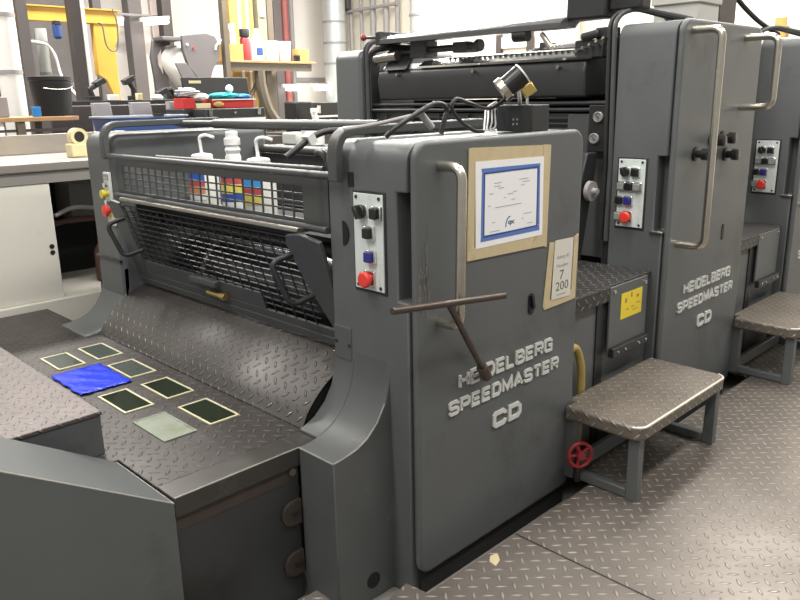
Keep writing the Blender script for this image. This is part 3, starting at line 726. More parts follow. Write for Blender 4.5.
# ------------------------------------------------------------------ footboards between the units, with hinged flap and sticker
def footboard(label):
    x0_, x1_ = 2.44, 3.145
    t = thing('footboard', (2.8, 1.7, 0), label, 'footboard', 'chequer plate footboards between press units')
    q = MB(); q.box(x0_, x1_, 1.56, 3.40, .825, .838); q.build('tread_plate', 'tread_foot', t, .003)
    q = MB(); q.box(x0_, 2.765, 1.548, 1.562, .775, .838); q.build('tread_lip', 'tread_foot', t, .003)
    q = MB(); q.box(x0_, x1_, 1.572, 1.60, 0, .822); q.build('front_panel', 'paint', t)
    q = MB(); q.box(2.766, 3.085, 1.545, 1.556, .55, .834); fl = q.build('hinged_flap', 'paint', t, .003)
    q = MB(); q.box(2.77, 3.08, 1.52, 1.546, .525, .566); q.build('flap_rail', 'dark', fl, .003)
    q = MB()
    for x, z in ((2.795, .812), (3.06, .808)): q.cyl((x, 1.545, z), (x, 1.539, z), .008, 10)
    for x in (2.81, 2.87, 2.99, 3.05): q.cyl((x, 1.52, .546), (x, 1.516, .546), .006, 8)
    q.build('screw', 'chrome', fl)
    q = MB(); q.box(2.70, 2.76, 1.565, 1.575, 0, .775); q.build('stiffener', 'dark', t)
    return t
fb = footboard('chequer plate footboard with a yellow sticker between the low and the tall press unit')
fb2 = copy_tree(fb); fb2.location.x += DX; fb2['label'] = 'chequer plate footboard past the tall unit, with a bare flap and no sticker'
for o in [o for o in fb2.children]: pass
t = thing('warning_sticker', (2.93, 1.544, .66), 'yellow warning sticker with small black symbols on the footboard flap', 'sticker')
MB().box(2.855, 3.035, 1.5425, 1.5448, .675, .79).build('sheet', 'sticker', t)
for (x, z, a_, c_) in ((2.885, .745, .018, .028), (2.935, .762, .012, .03), (2.985, .752, .02, .02), (2.90, .71, .02, .008), (2.94, .715, .03, .006), (2.985, .725, .034, .006), (2.95, .70, .05, .004)): MB().box(x, x+a_, 1.5415, 1.5427, z, z+c_*.7).build('printed_mark', 'ochre_dull', t)

# ------------------------------------------------------------------ steps
def step_stool(label):
    t = thing('step', (2.74, 1.35, .13), label, 'step', 'chequer plate steps beside the press')
    a0, a1, b0, b1, zt = 2.362, 3.112, 1.165, 1.525, .445
    P = rrect(a0, a1, b0, b1, .05, 6, (1, 1, 0, 0))[:-1] + [(2.437, b1), (2.437, 1.49), (a0, 1.49)]
    q = MB(); q.prism(P, 'z', zt-.055, zt); q.build('step_plate', 'tread_step', t, .010, 3)
    pts = [Vector((x, y, zt-.0035)) for x, y in rrect(a0+.003, a1-.003, b0+.003, b1, .047, 6, (1, 1, 0, 0))]
    q = MB(); q.tube(pts[1:13], .0048, 8); q.build('worn_edge', 'worn_lip', t)
    for x in (2.392, 3.062):
        for y in (1.185, 1.46):
            q = MB(); q.box(x, x+.04, y, y+.045, .13, zt-.05); q.build('leg', 'paint', t, .003)
        q = MB(); q.box(x+.003, x+.037, 1.23, 1.46, .135, .17); q.build('foot_rail', 'paint', t, .003)
    q = MB(); q.box(2.432, 3.062, 1.47, 1.495, .14, .20); q.build('rear_rail', 'paint', t, .003)
    return t
st = step_stool('worn chequer plate step standing in front of the yellow stickered footboard')
st2 = copy_tree(st); st2.location.x += DX; st2['label'] = 'second chequer plate step, past the tall unit at the picture edge'

# floor seam: the joint between two floor plates, and the gap under the doors
q = MB(); q.box(1.914, 1.920, -2, 1.387, .1295, .1312); struct(q.build('trim_3', 'shadow'))
q = MB(); q.prism([(1.72, 1.32), (1.755, 1.33), (1.78, 1.36), (1.75, 1.368), (1.725, 1.35)], 'z', .1305, .132); tag(q.build('paper_scrap', 'tape'), 'small torn tan paper scrap on the floor by the low unit door', 'scrap')

# yellow hose loop and red valve wheel between low unit and step
q = MB(); q.tube(smooth_path([(2.475, 1.545, .14), (2.475, 1.545, .3), (2.465, 1.545, .50), (2.452, 1.54, .61), (2.47, 1.537, .645), (2.51, 1.537, .625), (2.55, 1.54, .54), (2.56, 1.543, .42), (2.555, 1.545, .25), (2.55, 1.545, .14)]), .0165, 10)
tag(q.build('air_hose', 'hose_yellow'), 'dirty yellow hose looping out beside the low unit behind the step', 'hose')
t = thing('valve_wheel', (2.43, 1.44, .13), 'small dark red valve handwheel under the step by the yellow hose', 'valve')
q = MB(); c0 = Vector((2.375, 1.42, .255)); ax = Vector((-.5, -.8, .1)).normalized(); e1 = ax.cross(Vector((0, 0, 1))).normalized(); e2 = ax.cross(e1)
ring = [c0+e1*.048*math.cos(a)+e2*.048*math.sin(a) for a in [2*PI*i/28 for i in range(29)]]
q.tube(ring, .008, 8)
q.build('rim', 'red_dark', t)
q = MB()
for i in range(5): a = 2*PI*i/5; q.tube([c0, c0+e1*.046*math.cos(a)+e2*.046*math.sin(a)], .007, 6)
q.cyl(c0-ax*.012, c0+ax*.016, .018, 12); q.build('spokes', 'red_dark', t)
q = MB(); q.cyl(c0-ax*.05, c0-ax*.01, .012, 10); q.cyl((c0.x+.02, c0.y+.02, .13), (c0.x+.02, c0.y+.02, .25), .014, 10); q.build('valve_body', 'brown_steel', t)

# ------------------------------------------------------------------ notices on the low unit's door
t = thing('framed_notice', (2.0, 1.496, 1.12), 'white printed notice with a blue border fixed by brown tape to the low unit door', 'notice')
q = MB(); Yt = 1.4935
for P in ([(1.782, 1.405), (1.79, 1.468), (2.205, 1.455), (2.20, 1.395)], [(1.778, 1.466), (1.808, 1.468), (1.806, 1.13), (1.770, 1.12)], [(2.168, 1.458), (2.212, 1.455), (2.204, 1.10), (2.172, 1.11)], [(1.77, 1.119), (1.772, 1.158), (2.204, 1.152), (2.203, 1.106)]):
    q.prism(P, 'y', Yt-.0006*len(q.bm.faces)/6, 1.496)
q.build('tape_frame', 'tape', t)
MB().prism([(1.806, 1.424), (2.168, 1.418), (2.172, 1.149), (1.81, 1.152)], 'y', 1.4905, 1.4935).build('sheet', 'paper', t)
q = MB(); yb_ = 1.4898
for P in ([(1.834, 1.402), (2.148, 1.397), (2.146, 1.381), (1.838, 1.386)], [(1.835, 1.19), (2.152, 1.186), (2.153, 1.168), (1.833, 1.171)]): q.prism(P, 'y', yb_, 1.491)
for P in ([(1.8345, 1.1905), (1.851, 1.1905), (1.853, 1.3855), (1.8365, 1.3855)], [(2.134, 1.187), (2.1525, 1.187), (2.1465, 1.381), (2.131, 1.381)]): q.prism(P, 'y', yb_, 1.491)
q.build('border_print', 'midblue', t)
q = MB()
for (a_, b_, c_, d_) in ((1.851, 2.133, 1.3835, 1.3885), (1.853, 2.133, 1.183, 1.188)): q.box(a_, b_, 1.4893, 1.4899, c_, d_)
q.box(1.846, 1.851, 1.4893, 1.4899, 1.183, 1.3885); q.box(2.133, 2.138, 1.4893, 1.4899, 1.183, 1.3885); q.build('border_line', 'navy', t)
for (x, z, l) in ((1.90, 1.35, .035), (1.90, 1.34, .03), (1.92, 1.333, .03), (2.03, 1.352, .05), (2.05, 1.343, .04), (2.04, 1.332, .02), (1.875, 1.318, .02), (2.0, 1.315, .02), (1.95, 1.30, .01), (1.905, 1.272, .14), (1.87, 1.28, .012), (2.06, 1.235, .045), (1.89, 1.225, .016), (2.05, 1.22, .01), (2.08, 1.20, .03), (1.88, 1.196, .05), (1.97, 1.31, .03), (1.99, 1.29, .02)): MB().box(x, x+l, 1.4897, 1.4904, z, z+.0022).build('printed_line', 'grey_ink', t)
text_part('printed_logo', 'cpc', 1.975, 2.008, 1.205, 1.222, 1.4904, t, 'navy', .0006, .02)
q = MB(); q.tube([(1.962+.022-.022*math.cos(a), 1.49, 1.200+.036*math.sin(a)) for a in [0.1+1.5*i/8 for i in range(9)]], .0018, 6); q.build('logo_arc', 'navy', t)

t = thing('number_card', (2.3, 1.496, .88), 'small card numbered 7 and 200 in brown tape below the blue bordered notice', 'notice')
q = MB()
for i, P in enumerate(([(2.225, 1.112), (2.256, 1.11), (2.236, .874), (2.196, .878)], [(2.384, 1.112), (2.412, 1.12), (2.406, .872), (2.376, .878)], [(2.205, .898), (2.40, .912), (2.388, .872), (2.202, .868)])): q.prism(P, 'y', 1.4935-.0004*i, 1.496)
q.build('tape_frame', 'tape', t)
MB().prism([(2.256, 1.115), (2.374, 1.112), (2.366, .892), (2.244, .898)], 'y', 1.4905, 1.4930).build('sheet', 'card', t)
text_part('printed_text', 'Asbury ID', 2.268, 2.350, 1.040, 1.058, 1.4904, t, 'grey_ink', .0006, .01)
text_part('printed_text', 'Number', 2.270, 2.345, 1.012, 1.026, 1.4904, t, 'grey_ink', .0006, .01)
text_part('printed_text', '7', 2.292, 2.318, .966, 1.000, 1.4904, t, 'ink', .0006, -.005)
text_part('printed_text', '200', 2.268, 2.350, .925, .958, 1.4904, t, 'ink', .0006, -.005)
MB().box(2.275, 2.335, 1.4897, 1.4904, .907, .912).build('printed_line', 'grey_ink', t)

# ------------------------------------------------------------------ T wrench hung in the door handle
t = thing('tee_wrench', (1.6, 1.39, .75), 'brown steel T-bar wrench hung through the low unit door handle', 'wrench')
q = MB(); q.cyl((1.335, 1.385, 1.070), (1.825, 1.385, 1.016), .0105, 12); q.build('crossbar', 'brown_steel', t, .001)
q = MB(); q.cyl((1.565, 1.388, 1.045), (1.818, 1.462, .752), .0105, 12); q.build('shaft', 'brown_steel', t)
q = MB(); q.cyl((1.806, 1.458, .768), (1.850, 1.472, .716), .019, 12); q.build('socket', 'brown_steel', t, .002)

# ------------------------------------------------------------------ things on top of the low unit
t = thing('sensor_box', (2.35, 1.74, 1.5), 'dark steel box with a brass clamped sensor on top of the low unit', 'electrical box')
MB().box(2.138, 2.237, 1.522, 1.672, 1.50, 1.588).build('case', 'dark', t, .003)
q = MB()
for dy, z in ((0, 1.525), (.016, 1.525), (0, 1.54), (.016, 1.54)): q.cyl((2.138, 1.58+dy, z), (2.133, 1.58+dy, z), .004, 8)
q.build('screw', 'chrome', t)
cc = Vector((2.108, 1.588, 1.660)); ax = Vector((.50, -.50, .58)).normalized()
q = MB(); q.cyl((2.150, 1.552, 1.588), (2.147, 1.552, 1.645), .005, 8); q.cyl((2.16, 1.59, 1.588), (2.14, 1.58, 1.63), .007, 8); q.build('post', 'chrome', t)
q = MB(); q.lathe(cc-ax*.03, ax, [(.030, 0), (.036, .002), (.036, .072), (.001, .073)], 24); hd = q.build('sensor_head', 'plastic', t)
q = MB(); q.lathe(cc+ax*.043, ax, [(.001, 0), (.0375, .001), (.0375, .006), (.001, .007)], 24); q.build('lens_cap', 'white', hd)
q = MB(); q.lathe(cc-ax*.048, ax, [(.036, 0), (.043, .003), (.043, .024), (.037, .028), (.001, .029)], 24); q.build('clamp_ring', 'steel', hd)
q = MB(); q.obox((2.148, 1.548, 1.636), (1, -1, .9), (1, 1, 0), (-.5, .5, 1), .042, .034, .036); q.build('clamp_block', 'brass', t, .003)
q = MB(); q.tube(smooth_path([(2.135, 1.60, 1.635), (2.08, 1.62, 1.592), (2.0, 1.61, 1.58), (1.90, 1.60, 1.60), (1.84, 1.60, 1.612), (1.82, 1.60, 1.585), (1.86, 1.60, 1.545), (1.93, 1.60, 1.512), (2.0, 1.62, 1.507)]), .0065, 8)
tag(q.build('cable', 'rubber'), 'thin black cable looping from the brass clamped sensor onto the low unit', 'cable')
for i, (dx, dz) in enumerate(((-.01, .004), (.006, .002), (.026, -.012), (.046, -.024))):
    q = MB(); q.tube(smooth_path([(2.00+dx*.8, 1.61, 1.51), (2.02+dx, 1.62, 1.548+dz), (2.05+dx*.8, 1.64, 1.578+dz*.5), (2.09+dx*.6, 1.64+dx*.4, 1.60)]), .0030, 6)
    tag(q.build('wire', 'white' if i < 2 else 'rag'), ['pale wire bent down from the sensor, nearest the hose loop', 'second pale wire bent down from the sensor', 'grey wire beside the pale sensor wires', 'grey wire closest to the sensor box'][i], 'wire', 'wires under the brass clamped sensor')
q = MB(); q.tube(smooth_path([(1.42, 1.935, 1.445), (1.461, 1.93, 1.470), (1.506, 1.93, 1.495), (1.575, 1.93, 1.517), (1.66, 1.93, 1.518), (1.80, 1.93, 1.508), (2.02, 1.92, 1.515)]), .0105, 10)
tag(q.build('black_hose', 'rubber'), 'thick black hose with a white clip hanging past the guard corner', 'hose')
q = MB(); q.tube(smooth_path([(1.56, 1.63, 1.508), (1.585, 1.61, 1.535), (1.655, 1.60, 1.570), (1.73, 1.60, 1.597), (1.775, 1.60, 1.597), (1.797, 1.60, 1.578), (1.785, 1.60, 1.550), (1.77, 1.60, 1.508)]), .008, 10)
tag(q.build('black_hose', 'rubber'), 'black hose arched over the top of the low unit by the grab rail', 'hose')
q = MB(); q.tube(smooth_path([(1.46, 1.70, 1.532), (1.55, 1.66, 1.545), (1.63, 1.62, 1.562), (1.70, 1.61, 1.573)]), .006, 8); q.cyl((1.70, 1.625, 1.575), (1.745, 1.615, 1.528), .011, 10)
tag(q.build('air_line', 'grey'), 'grey air line with a dark coupling under the arched black hose', 'hose')
q = MB(); q.obox((1.512, 1.93, 1.498), (1, 0, .55), (0, 1, 0), (-.55, 0, 1), .028, .034, .034); tag(q.build('cable_clip', 'white'), 'small white clip around the thick black hose', 'clip')

# ------------------------------------------------------------------ bottles behind the guard
def wash_bottle(y, label, bands, h=0.0):
    X, z0_ = 1.76, 1.153
    t = thing('wash_bottle', (X, y, z0_), label, 'bottle', 'bottles behind the mesh guard')
    q = MB(); q.lathe((X, y, z0_), (0, 0, 1), [(.058, 0), (.066, .006), (.066, .165), (.055, .19), (.038, .202), (.038, .205)], 24); q.build('body', 'clear', t)
    q = MB(); q.lathe((X, y, z0_+.205), (0, 0, 1), [(.043, 0), (.047, .004), (.047, .03), (.040, .035), (.012, .04), (.001, .041)], 24); q.build('cap', 'white', t)
    q = MB(); q.tube(smooth_path([(X, y, z0_+.24), (X-.002, y+.003, z0_+.285), (X-.004, y, z0_+.312), (X+.012, y-.022, z0_+.322), (X+.035, y-.055, z0_+.312)]), .007, 8); q.build('spout', 'white', t)
    for za, zb, mt in bands:
        q = MB(); n = 12; A = []
        for zz in (za, zb):
            A.append([q.bm.verts.new((X+.0672*math.cos(a), y+.0672*math.sin(a), z0_+zz)) for a in [math.radians(158+84*i/n) for i in range(n+1)]])
        for i in range(n): q.bm.faces.new((A[0][i], A[0][i+1], A[1][i+1], A[1][i]))
        q.build('label_band', mt, t)
    return t
wash_bottle(3.02, 'wash bottle with a red and orange label behind the guard, nearest the yellow buttons', [(.045, .07, 'paper'), (.07, .105, 'label_orange'), (.105, .13, 'label_red'), (.13, .168, 'label_blue')])
wash_bottle(2.585, 'wash bottle with a red and yellow label behind the guard, nearest the hose corner', [(.06, .085, 'label_yellow'), (.085, .10, 'label_yellow'), (.10, .125, 'label_red'), (.125, .165, 'label_sky')])
t = thing('spray_bottle', (1.78, 2.79, 1.153), 'white ribbed trigger bottle with blue label standing between the two wash bottles', 'bottle', 'bottles behind the mesh guard')
X, y = 1.78, 2.80
q = MB(); q.lathe((X, y, 1.153), (0, 0, 1), [(.05, 0), (.058, .006), (.060, .15), (.05, .185), (.032, .215), (.034, .235), (.028, .25), (.034, .265), (.026, .28), (.020, .285)], 24); q.build('body', 'white', t)
q = MB(); q.lathe((X, y, 1.435), (0, 0, 1), [(.02, 0), (.034, .004), (.034, .03), (.026, .034), (.026, .055), (.020, .06), (.001, .061)], 20); q.build('cap', 'white', t)
for za, zb, mt in ((.02, .05, 'paper'), (.05, .085, 'label_blue'), (.085, .125, 'label_yellow'), (.125, .15, 'label_red'), (.15, .165, 'navy')):
    q = MB(); n = 12; A = []
    for zz in (za, zb): A.append([q.bm.verts.new((X+.0612*math.cos(a), y+.0612*math.sin(a), 1.153+zz)) for a in [math.radians(165+105*i/n) for i in range(n+1)]])
    for i in range(n): q.bm.faces.new((A[0][i], A[0][i+1], A[1][i+1], A[1][i]))
    q.build('label_band', mt, t)
# containers on the ledge at the back of the low unit
MB_l = MB(); MB_l.box(2.42, 2.62, 1.9, 3.44, 1.37, 1.385); o = MB_l.build('rear_ledge', 'paint', u1)
q = MB(); q.box(2.46, 2.56, 3.25, 3.38, 1.386, 1.45); tag(q.build('plastic_tub', 'clear', None, .01), 'low clear plastic tub on the ledge behind the low unit rail', 'tub')
q = MB(); q.lathe((2.50, 3.16, 1.386), (0, 0, 1), [(.055, 0), (.06, .004), (.06, .082), (.056, .086), (.001, .087)], 20); tag(q.build('white_jar', 'white'), 'white jar with a blue spot on the ledge behind the low unit rail', 'jar')

# ------------------------------------------------------------------ workbench at the left
t = thing('workbench', (1.2, 4.5, 0), 'long stainless topped workbench with a cream cabinet beside the press deck', 'workbench')
MB().box(-.4, 2.3, 4.15, 4.95, 1.277, 1.325).build('worktop', 'bench_steel', t, .006)
MB().box(-.4, 2.3, 4.90, 4.93, 1.325, 1.44).build('backsplash', 'bench_steel', t, .003)
MB().box(-.4, 2.3, 4.165, 4.185, 1.215, 1.277).build('apron', 'apron', t)
MB().box(-.4, 1.505, 4.17, 4.85, .585, 1.213).build('cabinet', 'cream_cab', t, .004)
MB().box(-.4, 2.3, 4.145, 4.90, 0, .585).build('plinth', 'cream_cab', t, .004)
q = MB()
for z in (.875, .842): q.cyl((1.475, 4.171, z), (1.475, 4.167, z), .013, 14)
q.build('finger_hole', 'black', t)
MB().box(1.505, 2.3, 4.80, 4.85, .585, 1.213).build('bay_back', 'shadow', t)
MB().box(2.25, 2.3, 4.2, 4.80, .585, 1.277).build('end_panel', 'dark', t)
# clutter in the dark bay
q = MB(); q.tube(smooth_path([(1.56, 4.3, 1.02), (1.68, 4.32, 1.05), (1.82, 4.3, 1.03), (1.92, 4.35, .98)]), .012, 8); tag(q.build('grey_pipe', 'grey'), 'bent grey pipe in the dark bay under the workbench', 'pipe')
q = MB(); q.tube(smooth_path([(1.55, 4.4, .95), (1.7, 4.42, .97), (1.9, 4.4, .96)]), .016, 8); tag(q.build('brown_pipe', 'rust'), 'rusty brown pipe below the grey pipe under the workbench', 'pipe')
q = MB(); q.lathe((1.86, 4.40, .586), (0, 0, 1), [(.06, 0), (.065, .01), (.065, .18), (.03, .24), (.025, .32), (.001, .321)], 16); tag(q.build('brown_bottle', 'rust'), 'rusty brown bottle under the workbench in the dark bay', 'bottle')
q = MB(); q.box(1.75, 2.05, 4.55, 4.78, .95, 1.16); tag(q.build('grey_carton', 'apron', None, .004), 'grey carton at the back of the dark bay under the workbench', 'box')
MB().box(1.72, 2.08, 4.52, 4.80, .93, .945).build('bay_shelf', 'dark', bpy.data.objects['workbench'])
# tape roll on the bench
t = thing('tape_dispenser', (1.72, 4.42, 1.326), 'cream tape roll resting on a cream block at the workbench end', 'tape')
MB().box(1.71, 1.80, 4.33, 4.42, 1.326, 1.40).build('block', 'cream_tape', t, .008)
q = MB(); A = []
c = Vector((1.775, 4.38, 1.437))
q.lathe(c+Vector((0, .04, 0)), (0, -1, 0), [(.03, 0), (.048, 0), (.048, .06), (.03, .06), (.03, 0)], 28)
q.build('tape_roll', 'cream_tape', t)
q = MB(); q.cyl((1.775, 4.41, 1.437), (1.775, 4.365, 1.437), .0305, 24); q.build('core', 'dark', t)
q = MB(); q.tube([(1.83, 4.32, 1.334), (1.88, 4.30, 1.334)], .008, 8); tag(q.build('screwdriver', 'chrome'), 'short bright tool lying by the cream tape block', 'tool')

# ------------------------------------------------------------------ background: table, bucket, crates
t = thing('wood_table', (1.7, 6.2, 0), 'thin wooden topped table with brown legs behind the workbench', 'table')
MB().box(.8, 2.45, 5.98, 6.6, 1.495, 1.527).build('tabletop', 'wood', t, .004)
for x, y in ((2.0, 6.0), (2.3, 6.5), (.9, 6.0), (.9, 6.5)): MB().box(x, x+.055, y, y+.05, 0, 1.495).build('leg', 'rack', t)
MB().box(.9, 2.38, 6.02, 6.05, 1.42, 1.44).build('rail', 'column_dark', t)
t = thing('bucket', (2.35, 6.2, 1.528), 'large black plastic bucket with a wire handle on the wooden table', 'bucket')
q = MB(); q.lathe((2.35, 6.2, 1.528), (0, 0, 1), [(.125, 0), (.132, .005), (.152, .26), (.160, .265), (.160, .293), (.153, .296), (.148, .288), (.12, .02), (.001, .018)], 28); q.build('body', 'black', t)
q = MB(); q.tube([(2.35+.162*math.cos(a), 6.2-.162*math.sin(a)*.95-.01, 1.785-.06*math.sin(a)) for a in [PI*i/14 for i in range(11)]], .004, 6); q.build('wire_handle', 'chrome', t)
q = MB(); q.box(2.14, 2.19, 6.02, 6.08, 1.528, 1.60); tag(q.build('blue_carton', 'cloth_blue', None, .004), 'blue carton beside the black bucket on the wooden table', 'box')
q = MB(); q.box(1.55, 1.99, 6.1, 6.4, 1.528, 1.675); tag(q.build('grey_box', 'grey', None, .006), 'light grey box on the wooden table beside the blue carton', 'box')
t = thing('desk_device', (1.75, 6.4, 1.676), 'dark rounded device on the grey box at the picture edge', 'device')
q = MB(); q.ball((1.76, 6.3, 1.80), .09); q.build('head', 'column_dark', t)
q = MB(); q.tube(smooth_path([(1.80, 6.25, 1.78), (1.88, 6.25, 1.83), (1.91, 6.25, 1.78), (1.88, 6.25, 1.68)]), .03, 8); q.build('neck', 'column_dark', t)
MB().box(1.72, 1.82, 6.22, 6.36, 1.676, 1.72).build('base', 'column_dark', t, .01)
# a row of grey cabinets
for i, (xa, xb) in enumerate(((2.755, 2.905), (3.09, 3.27), (3.44, 3.60))):
    t = thing('slanted_cabinet', ((xa+xb)/2, 6.6, 0), ['pale grey slanted box behind the blue crate, below the black angled clamp', 'middle pale grey slanted box behind the blue crate', 'pale grey slanted box behind the blue crate, partly hidden by the black toolbox'][i], 'cabinet', 'slanted grey boxes behind the blue crate')
    MB().prism([(6.42, 1.0), (6.38, 1.50), (6.41, 1.62), (6.46, 1.62), (6.46, 1.0)], 'x', xa, xb).build('body', 'grey', t, .004)
    MB().prism([(6.41, .0), (6.41, 1.0), (6.46, 1.0), (6.46, .0)], 'x', xa+.02, xb-.02).build('pedestal', 'column_dark', t)
t = thing('machine_plinth', (2.9, 6.9, 0), 'long dark machine frame behind the slanted grey boxes', 'machine')
MB().box(2.55, 4.0, 6.82, 7.2, 0, 1.60).build('frame', 'column_dark', t, .01)
MB().box(2.6, 3.9, 6.9, 7.15, 1.60, 1.64).build('top_rail', 'dark', t, .004)
def clamp_arm(pts, label):
    t = thing('clamp_arm', (pts[0][0], pts[0][1], 1.64), label, 'clamp', 'black clamp arms on the dark machine')
    q = MB(); q.tube(pts, .028, 8); q.build('arm', 'black', t)
    p = pts[-1]; q = MB(); q.obox(p, (1, 0, .5), (0, 1, 0), (-.5, 0, 1), .11, .08, .05); q.build('jaw', 'dark', t, .006)
    p = pts[0]; q = MB(); q.box(p[0]-.05, p[0]+.05, p[1]-.05, p[1]+.05, 1.64, 1.68); q.build('base', 'black', t, .004)
clamp_arm([(3.02, 7.0, 1.66), (3.0, 7.0, 1.74), (3.09, 7.0, 1.80)], 'black angled clamp arm in front of the yellow crane post')
clamp_arm([(3.42, 7.0, 1.66), (3.42, 7.0, 1.74), (3.37, 7.0, 1.82)], 'black upright clamp between the yellow crane post and the white screen')
clamp_arm([(3.85, 7.0, 1.66), (3.80, 7.0, 1.74), (3.70, 7.0, 1.71)], 'black clamp with a pointed tip beside the dark machine with white curved sheet')
q = MB(); q.box(3.40, 3.45, 6.9, 6.95, 1.64, 1.70); tag(q.build('cream_tin', 'cream_tape', None, .004), 'small cream tin on the dark machine behind the crate', 'tin')
q = MB(); q.box(3.13, 3.22, 6.9, 6.98, 1.64, 1.69); tag(q.build('white_carton', 'white', None, .004), 'white carton at the foot of the yellow crane post', 'box')
q = MB(); q.lathe((3.62, 6.95, 1.64), (0, 0, 1), [(.05, 0), (.06, .02), (.04, .045), (.001, .05)], 14); tag(q.build('white_cloth', 'white'), 'crumpled white cloth on the dark machine near the pointed clamp', 'cloth')
t = thing('blue_crate', (2.95, 6.0, 1.2), 'long blue plastic crate with a pale rim behind the low press unit', 'crate')
MB().prism([(2.70, 1.30), (2.66, 1.50), (3.33, 1.50), (3.30, 1.30)], 'y', 5.92, 6.25).build('body', 'bin_blue', t, .008)
q = MB(); q.box(2.645, 3.345, 5.905, 5.925, 1.498, 1.514); q.box(2.645, 3.345, 6.245, 6.265, 1.498, 1.514); q.box(2.645, 2.665, 5.925, 6.245, 1.498, 1.514); q.box(3.325, 3.345, 5.925, 6.245, 1.498, 1.514); q.build('rim', 'bin_rim', t, .003)
MB().box(3.03, 3.12, 5.895, 5.925, 1.505, 1.525).build('clip', 'dark', t)
MB().box(2.62, 3.36, 5.9, 6.25, 0, 1.298).build('stand', 'column_dark', t)
# ochre jib crane
t = thing('jib_crane', (3.68, 8.0, 0), 'ochre yellow jib crane with a beam and a tapered post', 'crane')
MB().box(1.9, 3.80, 7.97, 8.08, 2.405, 2.535).build('beam', 'ochre', t, .004)
MB().box(1.9, 3.82, 7.95, 8.12, 2.535, 2.548).build('beam_flange', 'ochre', t)
MB().prism([(3.535, 2.42), (3.81, 2.42), (3.80, 2.30), (3.745, 2.2), (3.745, 1.63), (3.74, 0), (3.69, 0), (3.70, 1.63), (3.61, 1.85), (3.53, 1.90)], 'y', 7.98, 8.07).build('post', 'ochre', t, .006)
q = MB(); q.tube(smooth_path([(3.56, 7.92, 2.41), (3.60, 7.92, 2.38), (3.62, 7.92, 2.2), (3.68, 7.92, 2.14), (3.74, 7.92, 2.18), (3.76, 7.92, 2.4), (3.73, 7.92, 2.55)]), .008, 6); q.build('festoon_cable', 'rack', t)
t = thing('hoist', (3.13, 7.9, 2.2), 'small dark blue chain hoist hanging under the ochre crane beam', 'hoist')
MB().box(3.10, 3.16, 7.86, 7.94, 2.36, 2.405).build('trolley', 'dark', t, .006)
q = MB(); q.lathe((3.13, 7.9, 2.235), (0, 0, 1), [(.025, 0), (.042, .02), (.042, .12), (.03, .13), (.001, .131)], 16); q.build('motor', 'navy', t)
q = MB(); q.tube(smooth_path([(2.55, 7.48, 2.19), (2.90, 7.8, 2.19), (3.02, 7.9, 2.17), (3.08, 7.9, 2.07), (3.11, 7.85, 1.85), (3.115, 7.4, 1.62), (3.115, 7.15, 1.60)]), .012, 8); tag(q.build('white_cable', 'white'), 'white cable bending down past the dark blue hoist', 'cable')
# steel columns, pipes, wall strips
def pole(name, x, y, a, z0_, z1_, mt, label, cat, round_=False, group=None, collars=()):
    t = thing(name, (x, y, z0_), label, cat, group)
    q = MB()
    if round_: q.cyl((x, y, z0_), (x, y, z1_), a, 22)
    else: q.box(x-a, x+a, y-a, y+a, z0_, z1_)
    q.build('shaft', mt, t)
    for z in collars:
        q = MB(); q.cyl((x, y, z), (x, y, z+.035), a*1.06, 22) if round_ else q.box(x-a*1.1, x+a*1.1, y-a*1.1, y+a*1.1, z, z+.03); q.build('collar', 'grey', t)
    return t
pole('white_pipe', 2.47, 7.4, .10, 0, 4.2, 'white_metal', 'thick white vertical pipe at the picture edge beside the ochre crane', 'pipe', True, None, (1.88, 2.36))
pole('steel_column', 2.66, 7.5, .048, 0, 4.2, 'column', 'slim grey steel column between the thick white pipe and the hoist', 'column')
pole('steel_column', 3.12, 7.45, .050, 0, 4.2, 'column_dark', 'dark brown steel column in front of the ochre crane beam', 'column')
pole('conduit', 3.19, 7.4, .016, 0, 4.2, 'white_metal', 'thin white conduit running up the dark brown column', 'pipe', True)
pole('white_pipe', 3.12, 8.3, .055, 0, 2.36, 'duct', 'short pale pipe ending under the crane beam beside the dark column', 'pipe', True, None, (1.9, 2.2))
pole('steel_column', 2.85, 8.6, .09, 0, 4.2, 'column_dark', 'dark column behind the white bent cable', 'column')
pole('steel_column', 5.47, 11.0, .10, 0, 4.6, 'column', 'grey brown column in front of the pink wall, beside the lit tube', 'column')
pole('steel_column', 5.93, 10.9, .075, 0, 4.6, 'column_dark', 'dark column beside the lit tube and the pink wall panel', 'column')
pole('steel_column', 4.97, 11.1, .06, 0, 4.6, 'column', 'grey column just past the ochre crane post', 'column')
q = MB(); q.box(1.5, 4.8, 11.30, 11.38, 1.4, 4.5); tag(q.build('partition_sheet', 'column'), 'grey brown partition sheet behind the ochre crane', 'partition')
pole('conduit', 6.12, 11.2, .03, 0, 4.6, 'white_metal', 'white conduit at the edge of the pink wall panel', 'pipe', True)
q = MB(); q.cyl((2.2, 8.9, 2.62), (6.0, 11.1, 2.86), .02, 10); tag(q.build('ceiling_conduit', 'grey'), 'thin grey conduit running level behind the crane post', 'pipe')
pole('duct_pipe', 9.1, 10.75, .20, 0, 5.0, 'duct', 'fat galvanised duct rising in the room corner', 'duct', True, None, (2.2, 2.55, 2.9))
pole('red_pipe', 8.28, 11.1, .07, 0, 5, 'red_col', 'red vertical pipe behind the wooden shelf jars', 'pipe', True)
pole('steel_column', 8.08, 11.1, .08, 0, 5, 'column', 'grey column beside the red vertical pipe', 'column')
pole('conduit', 8.5, 11.2, .045, 0, 5, 'grey', 'grey conduit on the wall beside the red vertical pipe', 'pipe', True)
